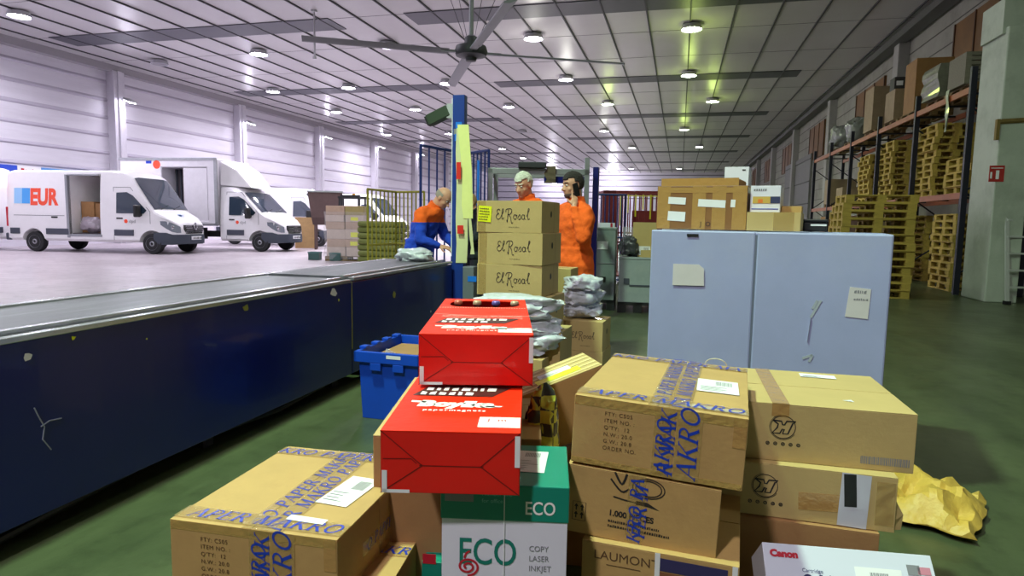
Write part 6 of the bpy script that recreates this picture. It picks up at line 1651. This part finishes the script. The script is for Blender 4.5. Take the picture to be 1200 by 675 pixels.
def person(label, loc, face, J, hair, jacket, trousers, H=1.78, head_rot=(0, 0), split=None, collar=ORANGEF, hem=None, bald=False, skin=SKIN, beard=None, undershirt=None):
    t = thing('person', label, 'person', loc, math.atan2(face[1], face[0]))
    V = Vector
    hc = V(J['head'])
    HM = Matrix.Rotation(head_rot[1], 3, 'Z') @ Matrix.Rotation(head_rot[0], 3, 'Y')
    def hp(x, y, z): return hc + HM @ V((x, y, z))
    q = MB()
    q.ell(hp(-.012, 0, .03), .098, .077, .095, 24, 16, HM)
    q.ell(hp(.028, 0, -.03), .066, .062, .09, 20, 14, HM)
    q.ell(hp(.052, 0, -.088), .034, .032, .026, 14, 10, HM)
    q.cone2(hp(.082, 0, .012), hp(.108, 0, -.022), .009, .014)
    for s_ in (-1, 1):
        q.ell(hp(.1, s_ * .012, -.026), .011, .009, .008, 10, 8, HM)
        q.cone2(hp(.075, s_ * .012, .036), hp(.065, s_ * .045, .034), .013, .011)
        q.ell(hp(.056, s_ * .042, -.025), .022, .02, .022, 12, 8, HM)
        q.ell(hp(-.008, s_ * .077, -.005), .02, .009, .032, 12, 8, HM)
    q.ell(hp(.085, 0, -.052), .011, .026, .006, 12, 6, HM); q.ell(hp(.083, 0, -.063), .011, .022, .007, 12, 6, HM)
    nk = V(J['neck'])
    q.cone2(hp(-.025, 0, -.05), nk, .055, .064)
    ch, hipc = V(J['chest']), V(J['hips'])
    def torso(q, grow=0, top=True):
        ax = (nk - hipc); L_ = []
        M = 14
        for f_, rx, ry in [(0, .125, .17), (.12, .12, .168), (.3, .112, .155), (.5, .118, .165), (.7, .125, .185), (.86, .11, .2), (.95, .085, .16), (1.0, .07, .085)]:
            c = hipc.lerp(ch, min(1, f_ / .7)) if f_ < .7 else ch.lerp(nk, (f_ - .7) / .3)
            L_.append([c + V(((rx + grow) * math.cos(2*PI*i/20), (ry + grow) * math.sin(2*PI*i/20), 0)) for i in range(20)])
        q.loft(L_)
    torso(q)
    for s_ in ('l', 'r'):
        sh, el, wr = V(J['sh_' + s_]), V(J['el_' + s_]), V(J['wr_' + s_])
        q.cone2(sh, el, .05, .038); q.cone2(el, wr, .038, .026)
        h_ = J['hand_' + s_]; hand(q, wr, h_['f'], h_['p'], h_.get('c', .5), s_ == 'l', h_.get('i'))
        sg = 1 if s_ == 'l' else -1
        hj, kn, an = hipc + V((0, sg * .09, -.03)), V(J['kn_' + s_]), V(J['an_' + s_])
        q.cone2(hj, kn, .085, .055); q.cone2(kn, an, .055, .037); q.cone2(an, an + V((.14, 0, -.05)), .035, .028)
    body = ob('body', q, skin, t); remesh(body, .0062, 5)
    # eyes, brows
    for s_ in (-1, 1):
        e = ob('eye', MB().ell(hp(.0745, s_ * .03, .012), .012, .013, .0075, 10, 8, HM), mat('eye_white', rgb(220, 215, 210), .3), t, smooth=True)
        ob('iris', MB().ell(hp(.0835, s_ * .03, .011), .004, .006, .006, 10, 6, HM), BLACK, e)
        ob('eyebrow', MB().cone2(hp(.087, s_ * .014, .037), hp(.072, s_ * .05, .037), .0055, .004), hair if not bald else mat('grey_hair', rgb(150, 140, 130), .8), t)
    # hair: a cap over skull, drawn in where the face is
    hb = MB(); hb.ell(V((0, 0, 0)), 1, 1, 1, 32, 24)
    vs = []
    for v in hb.v:
        x, y, z = v
        n = 1 + .05 * mnoise.noise(v * 4)
        if bald:
            k = 1.035 if (z < .35 and z > -.55 and x < .25) else .8
        else:
            k = (1.11 + .05 * max(0, z)) * n
            if x > .28 and z < .5 - .25*(x - .28): k = .8
            if abs(y) > .5 and x > .0 and z < .05: k = .8
            if z < -.62: k = .8
        vs.append(hp(-.012 + .098 * x * k, .077 * y * k, .028 + .097 * z * k))
    hb.v = vs
    ho = ob('hair', hb, hair if not bald else mat('grey_hair', rgb(150, 140, 130), .8), t, smooth=True)
    if beard:
        b = MB(); b.ell(hp(.024, 0, -.078), .067, .0625, .042, 20, 12, HM); bo_ = ob('beard', b, beard, t, smooth=True)
    # jacket
    q = MB(); torso(q, .028)
    hemz = hem if hem is not None else hipc.z - .08
    q.loft([[V((hipc.x, hipc.y, z)) + V(((.172 + g_) * math.cos(2*PI*i/20), (.218 + g_) * math.sin(2*PI*i/20), 0)) for i in range(20)] for z, g_ in ((hemz, .0), (hipc.z + .02, .0), (hipc.z + .14, -.02))])
    for s_ in ('l', 'r'):
        sh, el, wr = V(J['sh_' + s_]), V(J['el_' + s_]), V(J['wr_' + s_])
        q.cone2(sh.lerp(nk, .35), sh, .072, .075); q.cone2(sh, el, .074, .06); q.cone2(el, wr.lerp(el, .1), .06, .044)
        for kk in range(3): q.ell(el.lerp(wr, .25 + .2*kk), .06, .06, .018, 12, 6)
    q.cone2(nk - V((0, 0, .03)), nk + V((.0, 0, .012)), .088, .08)
    jk = ob('jacket', q, jacket[0], t); remesh(jk, .012, 4)
    # cloth folds
    for v in jk.data.vertices:
        n = mnoise.noise(Vector((v.co.x*7, v.co.y*7, v.co.z*11))) * .018 + mnoise.noise(v.co * 20) * .008; v.co += v.normal * n
    if split is not None:
        jk.data.materials.append(jacket[1])
        for p in jk.data.polygons:
            p.material_index = 1 if p.center.z < split else 0
    q = MB(); nn_ = (nk - ch).normalized()
    up_ = (hp(-.02, 0, -.07) - nk).normalized(); u_ = up_.orthogonal().normalized(); w_ = up_.cross(u_)
    q.loft([[nk + up_ * hgt + u_ * r_ * math.cos(2*PI*i/20) + w_ * r_ * math.sin(2*PI*i/20) for i in range(20)] for hgt, r_ in ((-.03, .092), (.03, .084), (.062, .082), (.062, .072), (.0, .072))])
    ob('collar', q, collar, jk, smooth=True)
    q = MB(); 
    for s_ in ('l', 'r'):
        sg = 1 if s_ == 'l' else -1; hj, kn, an = hipc + V((0, sg * .09, 0)), V(J['kn_' + s_]), V(J['an_' + s_])
        q.cone2(hj, kn, .112, .08); q.cone2(kn, an.lerp(kn, .02), .08, .07)
    q.ell(hipc + V((0, 0, .0)), .14, .185, .13)
    tr = ob('trousers', q, trousers, t); remesh(tr, .014, 4)
    for v in tr.data.vertices: v.co += v.normal * mnoise.noise(Vector((v.co.x*8, v.co.y*8, v.co.z*12))) * .01
    for s_ in ('l', 'r'):
        an = V(J['an_' + s_]); q = MB(); q.ell(an + V((.06, 0, -.045)), .145, .052, .045, 18, 10); q.cone2(an + V((0, 0, -.02)), an + V((0, 0, .03)), .05, .05)
        b = q; 
        so = ob('shoe', b, BLACK, t, smooth=True)
        for v in so.data.vertices: v.co.z = max(v.co.z, .002)
    return t
DOWN = {'f': (0, 0, -1), 'p': (0, 0, 0)}
def base_pose(**k):
    J = dict(head=(.03, 0, 1.665), neck=(-.01, 0, 1.5), chest=(0, 0, 1.3), hips=(0, 0, .95), sh_l=(0, .19, 1.43), sh_r=(0, -.19, 1.43),
             el_l=(-.01, .25, 1.16), el_r=(-.01, -.25, 1.16), wr_l=(.05, .25, .92), wr_r=(.05, -.25, .92),
             hand_l={'f': (.1, 0, -1), 'p': (0, -1, 0), 'c': .35}, hand_r={'f': (.1, 0, -1), 'p': (0, 1, 0), 'c': .35},
             kn_l=(.02, .1, .5), kn_r=(.02, -.1, .5), an_l=(-.02, .12, .09), an_r=(-.02, -.12, .09)); J.update(k); return J
rt, tw = Vector((.968, .25, 0)), Vector((.25, -.968, 0))
def ground(u, d):
    p = P(u, 262, d=d); return Vector((p.x, p.y, 0))
# man in orange fleece on the phone
g = ground(674, 5.95); f = (-rt * .86 + tw * .5).normalized()
J = base_pose(sh_l=(.02, .19, 1.42), el_l=(.10, .27, 1.19), wr_l=(.125, .15, 1.47), hand_l={'f': (-.28, -.32, .9), 'p': (-.1, -1, -.1), 'c': .75, 'i': .1},
              el_r=(.02, -.26, 1.15), wr_r=(.12, -.2, .93), head=(.035, -.01, 1.665))
p3 = person('dark-haired man in orange fleece and jeans talking on a phone', g, f, J, DARKHAIR, [ORANGEF], DENIM, head_rot=(R(8), R(-6)), hem=.78, beard=mat('beard_stubble', rgb(84, 60, 52), .8))
z3 = proj((g.x, g.y, 1.78)); print('p3 top', z3); p3.scale = (.975,) * 3
ph = thing('mobile_phone', 'dark phone held to the ear of the man in orange', 'phone', (0, 0, 0))
Mp = Matrix.Translation(g) @ Matrix.Rotation(math.atan2(f.y, f.x), 4, 'Z')
ob('phone_body', MB().box(-.03, .03, -.005, .005, -.065, .065), BLACK, ph, bevel=.004)
ph.matrix_basis = Mp @ Matrix.Scale(.975, 4) @ Matrix.Translation((.065, .094, 1.625)) @ Matrix.Rotation(R(22), 4, 'Y') @ Matrix.Rotation(R(-8), 4, 'X')
# white-haired man behind the wine cartons
g = ground(619, 6.55); f = (-rt * .62 + tw * .8).normalized()
J = base_pose(head=(.09, 0, 1.65), neck=(.02, 0, 1.5), el_l=(.1, .26, 1.17), wr_l=(.3, .12, 1.12), hand_l={'f': (1, -.2, 0), 'p': (0, 0, -1), 'c': .5}, el_r=(.1, -.26, 1.17), wr_r=(.3, -.12, 1.12), hand_r={'f': (1, .2, 0), 'p': (0, 0, -1), 'c': .5})
p2 = person('white-haired man in orange jacket looking down behind the wine cartons', g, f, J, WHITEHAIR, [ORANGEF], NAVY, head_rot=(R(22), 0))
print('p2 top', proj((g.x, g.y, 1.77)))
# bald man in blue and orange bending over the conveyor end
g = ground(496, 7.6); f = (rt * .92 + tw * .3).normalized()
J = base_pose(hips=(-.05, 0, .93), chest=(.03, 0, 1.26), neck=(.14, 0, 1.43), head=(.25, 0, 1.545), sh_l=(.07, .19, 1.36), sh_r=(.07, -.19, 1.36),
              el_r=(.08, -.27, 1.08), wr_r=(.29, -.18, 1.0), hand_r={'f': (1, .25, -.15), 'p': (0, .5, -.9), 'c': .5}, el_l=(.16, .27, 1.1), wr_l=(.36, .1, 1.0), hand_l={'f': (1, -.2, -.1), 'p': (0, -.5, -.9), 'c': .5})
p1 = person('bald man in blue and orange jacket bending over the conveyor end', g, f, J, DARKHAIR, [ORANGEF, BLUEF], NAVY, head_rot=(R(42), 0), split=1.27, bald=True, hem=.8)
print('p1 top', proj((g.x + f.x*.25, g.y + f.y*.25, 1.65)))
Mp = Matrix.Translation(g) @ Matrix.Rotation(math.atan2(f.y, f.x), 4, 'Z')
pk = ob('small_packet', MB().box(-.06, .09, -.1, .1, -.012, .012), mat('green_white_packet', rgb(210, 224, 170), .4), None, bevel=.004)
pk.matrix_basis = Mp @ Matrix.Translation((.44, -.06, .955)) @ Matrix.Rotation(R(10), 4, 'Y'); tag(pk, 'pale green packet held by the bald man in blue', 'packet')
# worker half hidden behind the post
g = ground(556, 8.4); f = (-rt * .8 + tw * .5).normalized()
J = base_pose(el_l=(.1, .26, 1.17), wr_l=(.3, .12, 1.05), hand_l={'f': (1, -.2, 0), 'p': (0, 0, -1), 'c': .5}, head=(.08, 0, 1.63))
p4 = person('worker in dark jacket half hidden between the post and wine cartons', g, f, J, mat('fair_hair', rgb(170, 130, 90), .8), [DARKCLOTH], DARKCLOTH, head_rot=(R(20), 0), collar=DARKCLOTH)
p4.scale = (.93,) * 3
rb_ = ground(556, 7.0)

SC.view_settings.view_transform = 'Standard'; SC.view_settings.look = 'None'; SC.view_settings.gamma = 1; SC.view_settings.use_curve_mapping = False
SC.view_settings.exposure = 0.0
SC.cycles.use_denoising = True
SC.cycles.max_bounces = 6; SC.cycles.transparent_max_bounces = 12
for o in bpy.data.objects: pass
